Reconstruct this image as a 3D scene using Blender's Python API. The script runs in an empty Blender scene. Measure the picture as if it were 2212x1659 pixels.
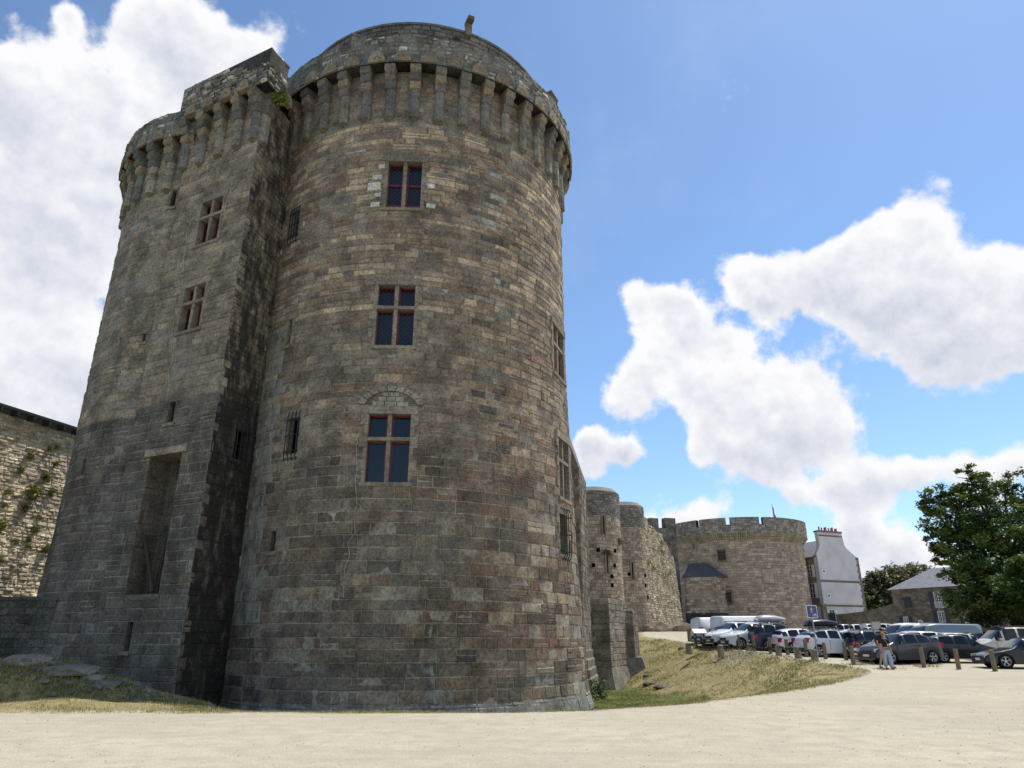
import bpy, math, random
import numpy as np
from mathutils import Vector, Matrix
R=math.radians
random.seed(7); np.random.seed(7)
scn=bpy.context.scene; COL=scn.collection
# ---------------------------------------------------------------- camera
CAMH=1.5; PITCH=math.atan(254/694.4); ST,CT=math.sin(PITCH),math.cos(PITCH)
cd=bpy.data.cameras.new('camera'); cam=bpy.data.objects.new('camera',cd); COL.objects.link(cam)
cam.location=(0,0,CAMH); cam.rotation_euler=(math.pi/2+PITCH,0,0)
cd.sensor_width=36; cd.lens=36*694.4/1024; cd.clip_end=5000; cd.clip_start=.05
scn.camera=cam
# ---------------------------------------------------------------- sun, exposure
SUN_AZ=R(37); SUN_EL=R(63)        # azimuth measured from +X towards +Y
SD=Vector((math.cos(SUN_EL)*math.cos(SUN_AZ),math.cos(SUN_EL)*math.sin(SUN_AZ),math.sin(SUN_EL)))
sl=bpy.data.lights.new('sun','SUN'); sl.energy=4.6; sl.angle=R(.53); sl.color=(1,.95,.86)
so=bpy.data.objects.new('sun',sl); COL.objects.link(so); so.rotation_euler=SD.to_track_quat('Z','Y').to_euler()
scn.view_settings.view_transform='Standard'; scn.view_settings.look='None'
scn.view_settings.exposure=0.0; scn.view_settings.gamma=1
def ray(u,v):                     # photo position (2212x1659 grid) -> direction with y=1
    x=u/2.16-512; y=384-v/2.16
    X=x; Y=694.4*CT-y*ST; Z=694.4*ST+y*CT
    return Vector((X/Y,1,Z/Y))
def atY(u,v,Y): d=ray(u,v); return Vector((d.x*Y,Y,CAMH+d.z*Y))
# ---------------------------------------------------------------- world: sky and clouds
W=bpy.data.worlds.new('World'); scn.world=W; W.use_nodes=True
nt=W.node_tree; N=nt.nodes; L=nt.links; N.clear()
def nn(t,**k):
    n=N.new(t)
    for a,b in k.items(): setattr(n,a,b)
    return n
def mth(op,a,b=None,c=None,clamp=False):
    n=nn('ShaderNodeMath',operation=op); n.use_clamp=clamp
    for i,v in enumerate((a,b,c)):
        if v is None: continue
        if isinstance(v,(int,float)): n.inputs[i].default_value=v
        else: L.new(v,n.inputs[i])
    return n.outputs[0]
def vmth(op,a,b=None,s=None):
    n=nn('ShaderNodeVectorMath',operation=op)
    for i,v in enumerate((a,b)):
        if v is None: continue
        if isinstance(v,(tuple,Vector)): n.inputs[i].default_value=v
        else: L.new(v,n.inputs[i])
    if s is not None: n.inputs['Scale'].default_value=s
    return n.outputs
def noiseW(vec,scale,det,rough=.55):
    n=nn('ShaderNodeTexNoise'); n.inputs['Scale'].default_value=scale; n.inputs['Detail'].default_value=det
    n.inputs['Roughness'].default_value=rough; L.new(vec,n.inputs['Vector']); return n
def rng(v,a,b,c=0,d=1,smooth=True):
    n=nn('ShaderNodeMapRange'); n.interpolation_type='SMOOTHSTEP' if smooth else 'LINEAR'
    L.new(v,n.inputs[0])
    for i,x in enumerate((a,b,c,d)): n.inputs[i+1].default_value=x
    return n.outputs[0]
out=nn('ShaderNodeOutputWorld'); bg=nn('ShaderNodeBackground')
sky=nn('ShaderNodeTexSky'); sky.sky_type='NISHITA'; sky.sun_disc=False
sky.sun_elevation=SUN_EL; sky.sun_rotation=math.pi/2-SUN_AZ
sky.altitude=60; sky.air_density=1.0; sky.dust_density=.35; sky.ozone_density=2.2
tc=nn('ShaderNodeTexCoord'); D=tc.outputs['Generated']
wn=noiseW(D,5,4); wv=vmth('SUBTRACT',wn.outputs['Color'],(.5,.5,.5))[0]; wv=vmth('SCALE',wv,s=.06)[0]
DW=vmth('ADD',D,wv)[0]
CL=[(60,330,230),(230,240,170),(400,90,110),(470,160,110),(330,30,90),(90,560,240),(60,800,210),(240,420,170),(540,130,75),(150,880,130),(10,180,120),(150,30,60),(300,330,170),(0,1000,150),
(1660,645,85),(1750,590,115),(1880,560,135),(1965,520,95),(2060,630,170),(2170,650,130),(1990,730,120),(1610,605,62),(2150,740,130),(1830,650,120),(2280,620,150),
(1390,665,62),(1470,700,75),(1560,745,95),(1430,790,70),(1345,845,62),(1490,850,105),(1640,860,140),(1750,820,105),(1800,940,85),(1610,945,105),(1500,1000,52),(1650,1000,66),(1480,650,45),(1700,925,95),(1560,900,110),(1900,640,130),(2060,720,110),(1710,480,10),
(1260,940,42),(1290,960,50),(1260,1010,42),(1350,975,32),
(1450,1125,58),(1530,1115,55),(1390,1150,45),(1720,1065,42),(1800,1050,55),(1890,1035,58),(1990,1020,55),(2090,1010,62),(2200,1000,75),
(1720,1150,45),(1850,1135,70),(1920,1190,95),(1820,1230,80),(1980,1230,90),(1770,1260,60),(1870,1290,120),(2100,1080,60)]
mx=None; hx=None
sepd=nn('ShaderNodeSeparateXYZ'); L.new(D,sepd.inputs[0]); DZ=sepd.outputs[2]
for (u,v,r) in CL:
    c=ray(u,v).normalized(); e=ray(u+r,v).normalized(); e2=ray(u,v+r).normalized()
    rr=((e-c).length+(e2-c).length)/2
    d=vmth('DISTANCE',DW,c)[1]
    q=mth('MULTIPLY_ADD',d,-1/((1.6 if u>1200 and r>=80 else (1.75 if u<1200 else 1.88))*rr),1.0,clamp=True); q=mth('MULTIPLY',q,q)
    mx=q if mx is None else mth('ADD',mx,q)
    hh_=mth('MULTIPLY',mth('MULTIPLY_ADD',DZ,1/rr,-c.z/rr),q); hx=hh_ if hx is None else mth('ADD',hx,hh_)
# clouds elsewhere round the sky (outside the photograph) keep the light of the same day
sep=nn('ShaderNodeSeparateXYZ'); L.new(D,sep.inputs[0])
gn=noiseW(D,1.6,5).outputs[0]
back=mth('MULTIPLY',rng(sep.outputs[1],.15,-.1),rng(gn,.5,.62))
n1=noiseW(D,7,10,.6).outputs[0]
shift=vmth('ADD',D,tuple(SD*.02))[0]
n2=noiseW(shift,7,10,.6).outputs[0]
H=mth('DIVIDE',hx,mth('MAXIMUM',mx,.05)); mx=mth('MINIMUM',mx,1.3)
n3=noiseW(D,19,7,.55).outputs[0]
dens=mth('ADD',mx,mth('ADD',mth('MULTIPLY',mth('SUBTRACT',n1,.5),1.9),mth('MULTIPLY',mth('SUBTRACT',n3,.5),1.0)))
al=rng(dens,.33,.64)
al=mth('MAXIMUM',al,mth('MULTIPLY',back,.9))
wisp=mth('MULTIPLY',rng(noiseW(D,3,8,.6).outputs[0],.50,.75),.10)
al=mth('MAXIMUM',al,wisp)
lit=mth('MULTIPLY',mth('SUBTRACT',n1,n2),3.2)
thick=rng(dens,.5,1.25)
br=mth('ADD',mth('ADD',mth('SUBTRACT',.92,mth('MULTIPLY',thick,.38)),mth('MULTIPLY',H,.55)),lit,clamp=True)
ccol=nn('ShaderNodeMix',data_type='RGBA'); L.new(br,ccol.inputs[0])
ccol.inputs[6].default_value=(.58,.62,.74,1); ccol.inputs[7].default_value=(.98,.98,1.0,1)
skm=nn('ShaderNodeMix',data_type='RGBA'); skm.blend_type='MULTIPLY'; skm.inputs[0].default_value=1
L.new(sky.outputs[0],skm.inputs[6]); SKM=skm.inputs[7]; SKM.default_value=(1.42,1.60,1.72,1)
SKY_S=.10
cs=nn('ShaderNodeVectorMath',operation='SCALE'); L.new(ccol.outputs[2],cs.inputs[0]); cs.inputs['Scale'].default_value=1.0/SKY_S
fm=nn('ShaderNodeMix',data_type='RGBA'); L.new(al,fm.inputs[0]); L.new(skm.outputs[2],fm.inputs[6]); L.new(cs.outputs[0],fm.inputs[7])
L.new(fm.outputs[2],bg.inputs[0]); bg.inputs[1].default_value=SKY_S; L.new(bg.outputs[0],out.inputs[0])
W.cycles.sampling_method='MANUAL'; W.cycles.sample_map_resolution=512
# ---------------------------------------------------------------- helpers
class MB:
    def __init__(s): s.v=[];s.f=[];s.c=[];s.m=[]; s.has=False
    def face(s,pts,col=None,m=0):
        b=len(s.v); s.v.extend([tuple(p) for p in pts]); s.f.append(tuple(range(b,b+len(pts))))
        s.c.append(col or (.5,.5,.5,0)); s.m.append(m); s.has=s.has or col is not None
    def mesh(s,vs,fs,col=None,m=0):
        b=len(s.v); s.v.extend([tuple(p) for p in vs])
        for f in fs: s.f.append(tuple(i+b for i in f)); s.c.append(col or (.5,.5,.5,0)); s.m.append(m)
        s.has=s.has or col is not None
    def box(s,c,h,rz=0,col=None,m=0,ax=None):
        c=Vector(c)
        if ax is None:
            ca,sa=math.cos(rz),math.sin(rz); ax=(Vector((ca,sa,0)),Vector((-sa,ca,0)),Vector((0,0,1)))
        p=[c+ax[0]*(h[0]*i)+ax[1]*(h[1]*j)+ax[2]*(h[2]*k) for k in(-1,1) for j in(-1,1) for i in(-1,1)]
        s.mesh(p,[(0,2,3,1),(4,5,7,6),(0,1,5,4),(2,6,7,3),(0,4,6,2),(1,3,7,5)],col,m)
    def tube(s,a,b,r0,r1=None,n=8,col=None,m=0,cap=True):
        a=Vector(a);b=Vector(b); r1=r0 if r1 is None else r1
        z=(b-a).normalized(); x=z.orthogonal().normalized(); y=z.cross(x)
        vs=[a+(x*math.cos(t)+y*math.sin(t))*r0 for t in [2*math.pi*i/n for i in range(n)]]+[b+(x*math.cos(t)+y*math.sin(t))*r1 for t in [2*math.pi*i/n for i in range(n)]]
        fs=[(i,(i+1)%n,n+(i+1)%n,n+i) for i in range(n)]
        if cap: fs+= [tuple(range(n-1,-1,-1)),tuple(range(n,2*n))]
        s.mesh(vs,fs,col,m)
    def prism(s,poly,z0,z1,col=None,m=0,top=None):
        n=len(poly); t=top or poly
        vs=[(x,y,z0) for x,y in poly]+[(x,y,z1) for x,y in t]
        s.mesh(vs,[(i,(i+1)%n,n+(i+1)%n,n+i) for i in range(n)]+[tuple(range(n-1,-1,-1)),tuple(range(n,2*n))],col,m)
    def extr(s,prof,o,ex,ey,ed,d0,d1,col=None,m=0):   # profile in (ex,ey), extruded along ed
        n=len(prof); o=Vector(o)
        vs=[o+ex*a+ey*b+ed*d0 for a,b in prof]+[o+ex*a+ey*b+ed*d1 for a,b in prof]
        s.mesh(vs,[(i,(i+1)%n,n+(i+1)%n,n+i) for i in range(n)]+[tuple(range(n-1,-1,-1)),tuple(range(n,2*n))],col,m)
    def build(s,name,mats,parent=None,smooth=False,world=True):
        me=bpy.data.meshes.new(name); me.from_pydata(s.v,[],s.f)
        if not isinstance(mats,(list,tuple)): mats=[mats]
        for m in mats: me.materials.append(m)
        if len(mats)>1: me.polygons.foreach_set('material_index',s.m)
        if s.has:
            a=me.color_attributes.new('Col','FLOAT_COLOR','CORNER')
            ln=np.array([len(f) for f in s.f]); arr=np.repeat(np.array(s.c,dtype=np.float32),ln,axis=0)
            a.data.foreach_set('color',arr.ravel())
        if smooth: me.polygons.foreach_set('use_smooth',[True]*len(s.f))
        me.update()
        o=bpy.data.objects.new(name,me); COL.objects.link(o)
        if parent is not None:
            o.parent=parent
            if world: o.matrix_parent_inverse=wm(parent).inverted()
        return o
def wm(o):
    m=Matrix.LocRotScale(o.location,o.rotation_euler,o.scale)
    if o.parent: m=wm(o.parent)@o.matrix_parent_inverse@m
    return m
def tag(o,label=None,cat=None,group=None,kind=None):
    if label: o['label']=label
    if cat: o['category']=cat
    if group: o['group']=group
    if kind: o['kind']=kind
    return o
def thing(name,loc,label,cat,group=None,rz=0):
    o=bpy.data.objects.new(name,None); o.empty_display_size=.2; COL.objects.link(o); o.location=loc; o.rotation_euler=(0,0,rz)
    return tag(o,label,cat,group)
def copy_thing(o,loc,rz,label):
    c=o.copy(); COL.objects.link(c); c.location=loc; c.rotation_euler=(0,0,rz); c['label']=label
    for ch in [x for x in COL.objects if x.parent==o]:
        d=ch.copy(); COL.objects.link(d); d.parent=c
        for g in [x for x in COL.objects if x.parent==ch]:
            e=g.copy(); COL.objects.link(e); e.parent=d
    return c
# ---------------------------------------------------------------- materials
def mat(name,col=(.5,.5,.5),rough=.8,metal=0,spec=.5,coat=0):
    m=bpy.data.materials.new(name); m.use_nodes=True; b=m.node_tree.nodes['Principled BSDF']
    b.inputs['Base Color'].default_value=(*col,1); b.inputs['Roughness'].default_value=rough; b.inputs['Metallic'].default_value=metal
    b.inputs['Specular IOR Level'].default_value=spec; b.inputs['Coat Weight'].default_value=coat; b.inputs['Coat Roughness'].default_value=.03
    return m
class NT:
    def __init__(s,m): s.m=m; s.t=m.node_tree; s.N=s.t.nodes; s.L=s.t.links; s.b=s.N['Principled BSDF']; s.tc=s.N.new('ShaderNodeTexCoord')
    def put(s,v,inp):
        if isinstance(v,bpy.types.NodeSocket): s.L.new(v,inp)
        elif isinstance(v,tuple) and len(v)==3 and len(inp.default_value)==4: inp.default_value=(*v,1)
        else: inp.default_value=v
    def noise(s,scale,det=4,rough=.55,vec=None,sc=None,col=False):
        n=s.N.new('ShaderNodeTexNoise'); n.inputs['Scale'].default_value=scale; n.inputs['Detail'].default_value=det; n.inputs['Roughness'].default_value=rough
        v=vec or s.tc.outputs['Object']
        if sc:
            mp=s.N.new('ShaderNodeMapping'); mp.inputs['Scale'].default_value=sc; s.L.new(v,mp.inputs[0]); v=mp.outputs[0]
        s.L.new(v,n.inputs['Vector']); return n.outputs[1 if col else 0]
    def vor(s,scale,feat='F1',rand=1,sc=None,out='Distance'):
        n=s.N.new('ShaderNodeTexVoronoi'); n.feature=feat; n.inputs['Scale'].default_value=scale; n.inputs['Randomness'].default_value=rand
        v=s.tc.outputs['Object']
        if sc:
            mp=s.N.new('ShaderNodeMapping'); mp.inputs['Scale'].default_value=sc; s.L.new(v,mp.inputs[0]); v=mp.outputs[0]
        s.L.new(v,n.inputs['Vector']); return n.outputs[out]
    def ramp(s,v,a,b,c=0,d=1):
        n=s.N.new('ShaderNodeMapRange'); n.interpolation_type='SMOOTHSTEP'; s.L.new(v,n.inputs[0])
        for i,x in enumerate((a,b,c,d)): n.inputs[i+1].default_value=x
        return n.outputs[0]
    def mix(s,f,a,b,bt='MIX'):
        n=s.N.new('ShaderNodeMix'); n.data_type='RGBA'; n.blend_type=bt
        s.put(f,n.inputs[0]); s.put(a,n.inputs[6]); s.put(b,n.inputs[7]); return n.outputs[2]
    def mul(s,a,b,op='MULTIPLY'):
        n=s.N.new('ShaderNodeMath'); n.operation=op; s.put(a,n.inputs[0]); s.put(b,n.inputs[1]); return n.outputs[0]
    def base(s,v): s.put(v,s.b.inputs['Base Color'])
    def bump(s,h,st=.5,dist=.02):
        n=s.N.new('ShaderNodeBump'); n.inputs['Strength'].default_value=st; n.inputs['Distance'].default_value=dist; s.L.new(h,n.inputs['Height']); s.L.new(n.outputs[0],s.b.inputs['Normal'])
def stone_mat(name,bumpd=.03,mott=.35,lich=.5,scale=1,dkf=.55):
    m=mat(name,rough=.92,spec=.2); t=NT(m)
    a=t.N.new('ShaderNodeAttribute'); a.attribute_name='Col'
    n1=t.noise(1.1*scale,5,.6); n2=t.noise(9*scale,5,.65); n3=t.noise(45*scale,3,.6)
    c=t.mix(1.0,a.outputs['Color'],t.mix(t.ramp(n1,.3,.7),(1-mott,1-mott,1-mott*.95),(1+mott,1+mott*.97,1+mott*.9)),'MULTIPLY')
    c=t.mix(1.0,c,t.mix(t.ramp(n2,.3,.7),(.62,.62,.62),(1.42,1.40,1.36)),'MULTIPLY')
    # pale lichen spots and grey bloom
    l1=t.mul(t.ramp(t.noise(14*scale,4,.7),.60,.70),t.ramp(t.noise(.55*scale,3),.42,.66)); c=t.mix(t.mul(l1,lich),c,(.42,.42,.38))
    l2=t.mul(t.ramp(t.noise(30*scale,4,.75),.50,.60),t.ramp(t.noise(.32*scale,5,.6),.46,.60)); c=t.mix(t.mul(l2,lich*.9),c,(.33,.33,.30))
    dk=t.mul(t.ramp(t.noise(4.5*scale,6,.75),.56,.66),t.ramp(t.noise(.7*scale,4),.45,.62)); c=t.mix(t.mul(dk,dkf),c,(.055,.052,.045))
    lm=t.ramp(t.mul(t.noise(2.6,9,.7,sc=(1,1,.6)),t.mul(a.outputs['Alpha'],-1.0),'ADD'),.86,1.06); c=t.mix(t.mul(lm,.75),c,(.33,.345,.31))
    # black algae where the attribute says rain runs down, broken up by noise, with pale lichen specks
    g=t.ramp(t.mul(t.noise(2.2,6,.7,sc=(1,1,.35)),a.outputs['Alpha'],'ADD'),.80,1.05)
    c=t.mix(t.mul(g,.88),c,(.018,.018,.017))
    sp=t.mul(t.ramp(t.noise(7,5,.75),.63,.68),t.ramp(a.outputs['Alpha'],.15,.5)); c=t.mix(t.mul(sp,.8),c,(.40,.40,.37))
    t.base(c)
    t.bump(t.mul(t.mul(n2,.7),t.mul(n3,.3),'ADD'),.75,bumpd)
    return m
M={}
M['stone']=stone_mat('granite ashlar',.05)
M['rubble']=stone_mat('rubble stone',.06,.35,.7)
M['far']=stone_mat('far stone',.08,.14,.25,1,.25)
M['dressed']=stone_mat('dressed stone',.02,.2,.3)
M['iron']=mat('wrought iron',(.012,.012,.014),.6)
M['redpaint']=mat('dark red paint',(.14,.018,.03),.5)
def glass_mat(name,lattice):
    m=mat(name,(.005,.007,.013),.08,0,.55); 
    if lattice:
        t=NT(m)
        w=[]
        for s in(1,-1):
            mp=t.N.new('ShaderNodeMapping'); mp.inputs['Rotation'].default_value=(0,R(45*s),0); t.L.new(t.tc.outputs['Object'],mp.inputs[0])
            wv=t.N.new('ShaderNodeTexWave'); wv.inputs['Scale'].default_value=2.0; wv.bands_direction='X'; t.L.new(mp.outputs[0],wv.inputs[0]); w.append(wv.outputs['Fac'])
        l=t.ramp(t.mul(w[0],w[1],'MAXIMUM'),.90,.97)
        t.base(t.mix(l,(.005,.007,.012),(.02,.02,.02))); t.put(t.ramp(l,0,1,.07,.6),t.b.inputs['Roughness'])
    return m
M['pane']=glass_mat('window glass',False); M['lattice']=glass_mat('leaded glass',True)
M['dark']=mat('dark interior',(.006,.006,.006),1,0,0)
M['slate']=mat('slate',(.09,.095,.11),.6)
t=NT(M['slate']); t.base(t.mix(t.ramp(t.noise(3,5),.3,.7),(.045,.05,.055),(.10,.105,.11))); 
M['slatelight']=mat('weathered slate',(.25,.25,.26),.6)
t=NT(M['slatelight']); t.base(t.mix(t.ramp(t.noise(2,6,.7),.3,.7),(.13,.13,.14),(.22,.22,.235)))
M['render']=mat('white render',(.62,.60,.60),.9)
t=NT(M['render']); t.base(t.mix(t.ramp(t.noise(.6,5),.3,.8),(.66,.64,.64),(.52,.505,.50)))
M['white']=mat('white paint',(.75,.75,.74),.5); M['shutter']=mat('dark blue grey shutter',(.035,.042,.055),.6)
M['terra']=mat('terracotta',(.42,.09,.05),.8); M['greenpaint']=mat('dark green paint',(.01,.028,.03),.5)
M['wood']=mat('weathered wood',(.25,.19,.11),.85)
t=NT(M['wood']); g=t.noise(6,5,.6,sc=(6,6,.5)); t.base(t.mix(t.ramp(g,.3,.7),(.11,.085,.05),(.27,.21,.13))); t.bump(g,.6,.01)
M['metal']=mat('galvanised steel',(.35,.36,.37),.45,.8); M['plastic']=mat('black plastic',(.015,.015,.016),.5)
M['tyre']=mat('tyre rubber',(.014,.014,.014),.85,0,.2); M['alloy']=mat('alloy wheel',(.45,.46,.48),.3,.9); M['carglass']=mat('tinted car glass',(.008,.011,.012),.05,0,.45)
M['lamp']=mat('headlamp glass',(.55,.57,.6),.1,.3); M['taillamp']=mat('tail lamp',(.45,.01,.015),.15); M['plate']=mat('number plate',(.7,.7,.66),.5)
def paint(name,c,metal=.0): return mat(name,c,.3,metal,.4,.45)
# leaf material
def leaf_mat(name,a,b):
    m=mat(name,a,.55,0,.35); t=NT(m); oi=t.N.new('ShaderNodeAttribute'); oi.attribute_name='Col'
    t.base(t.mix(1.0,oi.outputs['Color'],t.mix(t.ramp(t.noise(.6,3),.35,.65),(.75,.8,.8),(1.2,1.15,1)),'MULTIPLY'))
    t.b.inputs['Transmission Weight'].default_value=0
    tr=t.N.new('ShaderNodeBsdfTranslucent'); t.L.new(oi.outputs['Color'],tr.inputs[0]); mx=t.N.new('ShaderNodeMixShader'); mx.inputs[0].default_value=.28
    o=t.N['Material Output']; t.L.new(t.b.outputs[0],mx.inputs[1]); t.L.new(tr.outputs[0],mx.inputs[2]); t.L.new(mx.outputs[0],o.inputs[0])
    return m
M['leaf']=leaf_mat('foliage',(.06,.09,.03),None); M['bark']=mat('bark',(.07,.055,.04),.9)
M['grassb']=leaf_mat('grass blades',(.1,.1,.03),None)
# ---------------------------------------------------------------- masonry generator
def jitc(c,a): 
    k=1+random.uniform(-a,a); return [max(.005,x*k) for x in c]
def masonry(mb,surf,u0,u1,v0,v1,course,width,pal,holes=(),gap=.012,prot=(.01,.04),bev=.02,jit=.009,mort=(.20,.185,.155),grime=None,ustep=.5,vstep=1.2):
    gr=grime or (lambda u,v:0)
    # backing of mortar, cut round the openings
    us=sorted(set([round(u0+(u1-u0)*i/max(1,int((u1-u0)/ustep)),4) for i in range(max(1,int((u1-u0)/ustep))+1)]+[round(x,4) for h in holes for x in h[:2] if u0<x<u1]))
    vs=sorted(set([round(v0+(v1-v0)*i/max(1,int((v1-v0)/vstep)),4) for i in range(max(1,int((v1-v0)/vstep))+1)]+[round(x,4) for h in holes for x in h[2:4] if v0<x<v1]))
    for i in range(len(us)-1):
        for j in range(len(vs)-1):
            a,b,c,d=us[i],us[i+1],vs[j],vs[j+1]; mu,mv=(a+b)/2,(c+d)/2
            if any(h[0]<mu<h[1] and h[2]<mv<h[3] for h in holes): continue
            mm=mort(mu,mv) if callable(mort) else mort
            mb.face([surf(a,c,0),surf(b,c,0),surf(b,d,0),surf(a,d,0)],(*mm,gr(mu,mv)))
    v=v0
    while v<v1-.05:
        h=random.uniform(*course(v))
        if v+h>v1-.1: h=v1-v
        va,vb=v,v+h; u=u0-random.uniform(0,.4)
        while u<u1-.02:
            w=random.uniform(*width(v)); a,b=max(u,u0),min(u+w,u1)
            if u1-b<.15: b=u1; w=b-u
            segs=[(a,b,va,vb)]
            for hh in holes:
                ns=[]
                for (p,q,r,s) in segs:
                    if q<=hh[0] or p>=hh[1] or s<=hh[2] or r>=hh[3]: ns.append((p,q,r,s)); continue
                    if p<hh[0]: ns.append((p,hh[0],r,s))
                    if q>hh[1]: ns.append((hh[1],q,r,s))
                    p2,q2=max(p,hh[0]),min(q,hh[1])
                    if r<hh[2]-.05: ns.append((p2,q2,r,hh[2]))
                    if s>hh[3]+.05: ns.append((p2,q2,hh[3],s))
                segs=ns
            if random.random()<.13 and h>.27 and bev<.034 and jit<.01:
                segs=[q_ for (p,q,r,s) in segs for q_ in ((p,q,r,(r+s)/2),(p,q,(r+s)/2,s))]
            if random.random()<.12 and h>.27 and jit<.01:
                segs=[q_ for (p,q,r,s) in segs for q_ in ((p,(p*.6+q*.4),r,s),((p*.6+q*.4),q,r,s))]
            c=None
            for (p,q,r,s) in segs:
                if q-p<.06 or s-r<.05: continue
                if c is None or random.random()<.3: c=pal((a+b)/2,(va+vb)/2)
                pr=random.uniform(*prot)*(1 if random.random()<.93 else .1); g=gap*random.uniform(.7,1.5)
                J=lambda:random.uniform(-jit,jit)
                o=[(p+g+J(),r+g+J()),(q-g+J(),r+g+J()),(q-g+J(),s-g+J()),(p+g+J(),s-g+J())]
                be=min(bev,(q-p)*.25,(s-r)*.25)
                ii=[(o[0][0]+be,o[0][1]+be),(o[1][0]-be,o[1][1]+be),(o[2][0]-be,o[2][1]-be),(o[3][0]+be,o[3][1]-be)]
                V=[surf(x,y,-.005) for x,y in o]+[surf(x,y,pr+J()) for x,y in ii]
                mb.mesh(V,[(4,5,6,7),(0,1,5,4),(1,2,6,5),(2,3,7,6),(3,0,4,7)],(*jitc(c,.12),gr((p+q)/2,(r+s)/2)))
            u+=w
        v+=h
def cyl(cx,cy,rf,gx=None,rb=0):   # u = arc length at the reference radius
    R0=rf(10)
    def s(u,v,n):
        a=u/R0; r=rf(v)+n
        if gx: r-=(rf(v)-rb)*(1-gx(math.degrees(a)))
        return Vector((cx+r*math.cos(a),cy+r*math.sin(a),v))
    s.R0=R0; return s
def plane(o,d,nrm,bat=0):
    o=Vector(o); d=Vector(d); nrm=Vector(nrm)
    def s(u,v,n): return o+d*u+Vector((0,0,v))+nrm*(n-bat*v)
    return s
def tone(c,m=(.215,.18,.13),k=.24):
    return tuple((x*(1-k)+y*k)*w for x,y,w in zip(c,m,(1.25,1.10,.985)))
def pick(opts):
    r=random.random()*sum(w for _,w in opts)
    for c,w in opts:
        r-=w
        if r<=0: return c
    return opts[-1][0]
# ---------------------------------------------------------------- ground
GP=[(-90,17.2),(-30,16.6),(-14,16.3),(0,16.3),(1.8,16.8),(4.4,18.6),(8.1,22.4),(11.1,26.2),(13.7,30),(15.9,33.5),(16.9,36),(16.7,38.5),(16.3,40.7),(14.6,46.7),(13.4,54.6),(11.8,66),(12.6,72),(14.5,77),(8,92),(-90,92)]
GP=np.array(GP)
def sdist(x,y):
    x=np.asarray(x,float);y=np.asarray(y,float); d=np.full(x.shape,1e9); ins=np.zeros(x.shape,bool)
    n=len(GP)
    for i in range(n):
        ax,ay=GP[i];bx,by=GP[(i+1)%n]; dx,dy=bx-ax,by-ay
        t=np.clip(((x-ax)*dx+(y-ay)*dy)/(dx*dx+dy*dy),0,1)
        d=np.minimum(d,np.hypot(x-ax-t*dx,y-ay-t*dy))
        c=((ay>y)!=(by>y))&(x<(bx-ax)*(y-ay)/((by-ay) if by!=ay else 1e-9)+ax); ins^=c
    return np.where(ins,d,-d)
def sstep(t): t=np.clip(t,0,1); return t*t*(3-2*t)
def road(x,y):
    x=np.asarray(x,float);y=np.asarray(y,float)
    z=np.where(y<28,0,np.where(y<38,.0025*(y-28)**2,.25+.05*(y-38)))
    z=np.where(y>82,2.45+.02*(np.minimum(y,140)-82),z)
    q=x/np.maximum(y,1); f=1-.5*sstep((q-.30)/.22)
    return z*f
def gz(x,y,full=True):
    x=np.asarray(x,float);y=np.asarray(y,float)
    h=road(x,y); d=sdist(x,y)
    zb=-1.6+np.clip((y-52)*.17,0,6)
    w=6.5+np.clip((y-25)*.03,0,2)
    k=sstep(np.clip(d,0,None)/w)
    z=h*(1-k)+zb*k
    z=z-.10*sstep(d/1.0)*(d>0)
    z=z+.46*np.exp(-(((x+10.5)/5)**2+((y-18.0)/1.0)**2))*(d>0)
    # spoil heap at the left foot of the keep
    hz=np.interp(x,[-60,-17,-14.3,-12.6,-11,-9.6,-8.2],[.80,.80,.74,.22,-.2,-.52,-1.6])
    wy=np.exp(-(np.abs(y-23.6)/2.3)**3)*sstep((-8-x)/1.2)
    z=z+wy*(np.maximum(hz,z)-z)
    # low hump on the far bank
    z=z+.35*np.exp(-(((x-12.0)/3.0)**2+((y-33)/6)**2))*sstep(d/2.0)
    if full:
        z=z+(.05*np.sin(x*1.7+y*.9)*np.sin(y*1.3-x*.6)+.03*np.sin(x*3.9)*np.sin(y*3.1+1))*sstep(d/2.0)
    return z
def gp(u,v,lift=0,f=road):     # photo position on the sloping ground -> point
    d=ray(u,v); lo,hi=5.,400.; y=lo
    prev=None
    for i in range(4000):
        y=5+i*.05
        z=CAMH+d.z*y
        if z<=float(f(d.x*y,y)): break
    return Vector((d.x*y,y,float(f(d.x*y,y))+lift))
def axis(a,b,s): return list(np.arange(a,b,s))
xs=axis(-400,-60,20)+axis(-60,-30,1.5)+axis(-30,26,.4)+axis(26,70,2)+axis(70,600,25)+[600]
ys=axis(-60,2,4)+axis(2,15.5,.6)+axis(15.5,30,.25)+axis(30,60,.5)+axis(60,110,1.5)+axis(110,900,40)+[900]
X,Y=np.meshgrid(xs,ys); Z=gz(X,Y); Dm=sdist(X,Y)
nx,ny=len(xs),len(ys)
me=bpy.data.meshes.new('ground')
V=np.stack([X.ravel(),Y.ravel(),Z.ravel()],1)
F=[(j*nx+i,j*nx+i+1,(j+1)*nx+i+1,(j+1)*nx+i) for j in range(ny-1) for i in range(nx-1)]
me.from_pydata(V.tolist(),[],F); me.polygons.foreach_set('use_smooth',[True]*len(F))
at=me.attributes.new('gd','FLOAT','POINT'); at.data.foreach_set('value',Dm.ravel().astype(np.float32))
g=bpy.data.objects.new('ground',me); COL.objects.link(g); tag(g,'pale sandy gravel yard sloping into a grassy ditch','ground',kind='structure')
m=mat('ground',rough=.95,spec=.15); t=NT(m); me.materials.append(m)
a=t.N.new('ShaderNodeAttribute'); a.attribute_name='gd'
big=t.noise(.22,5,.6); mid=t.noise(2.2,6,.65); fine=t.noise(26,4,.75); peb=t.vor(30)
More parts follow.
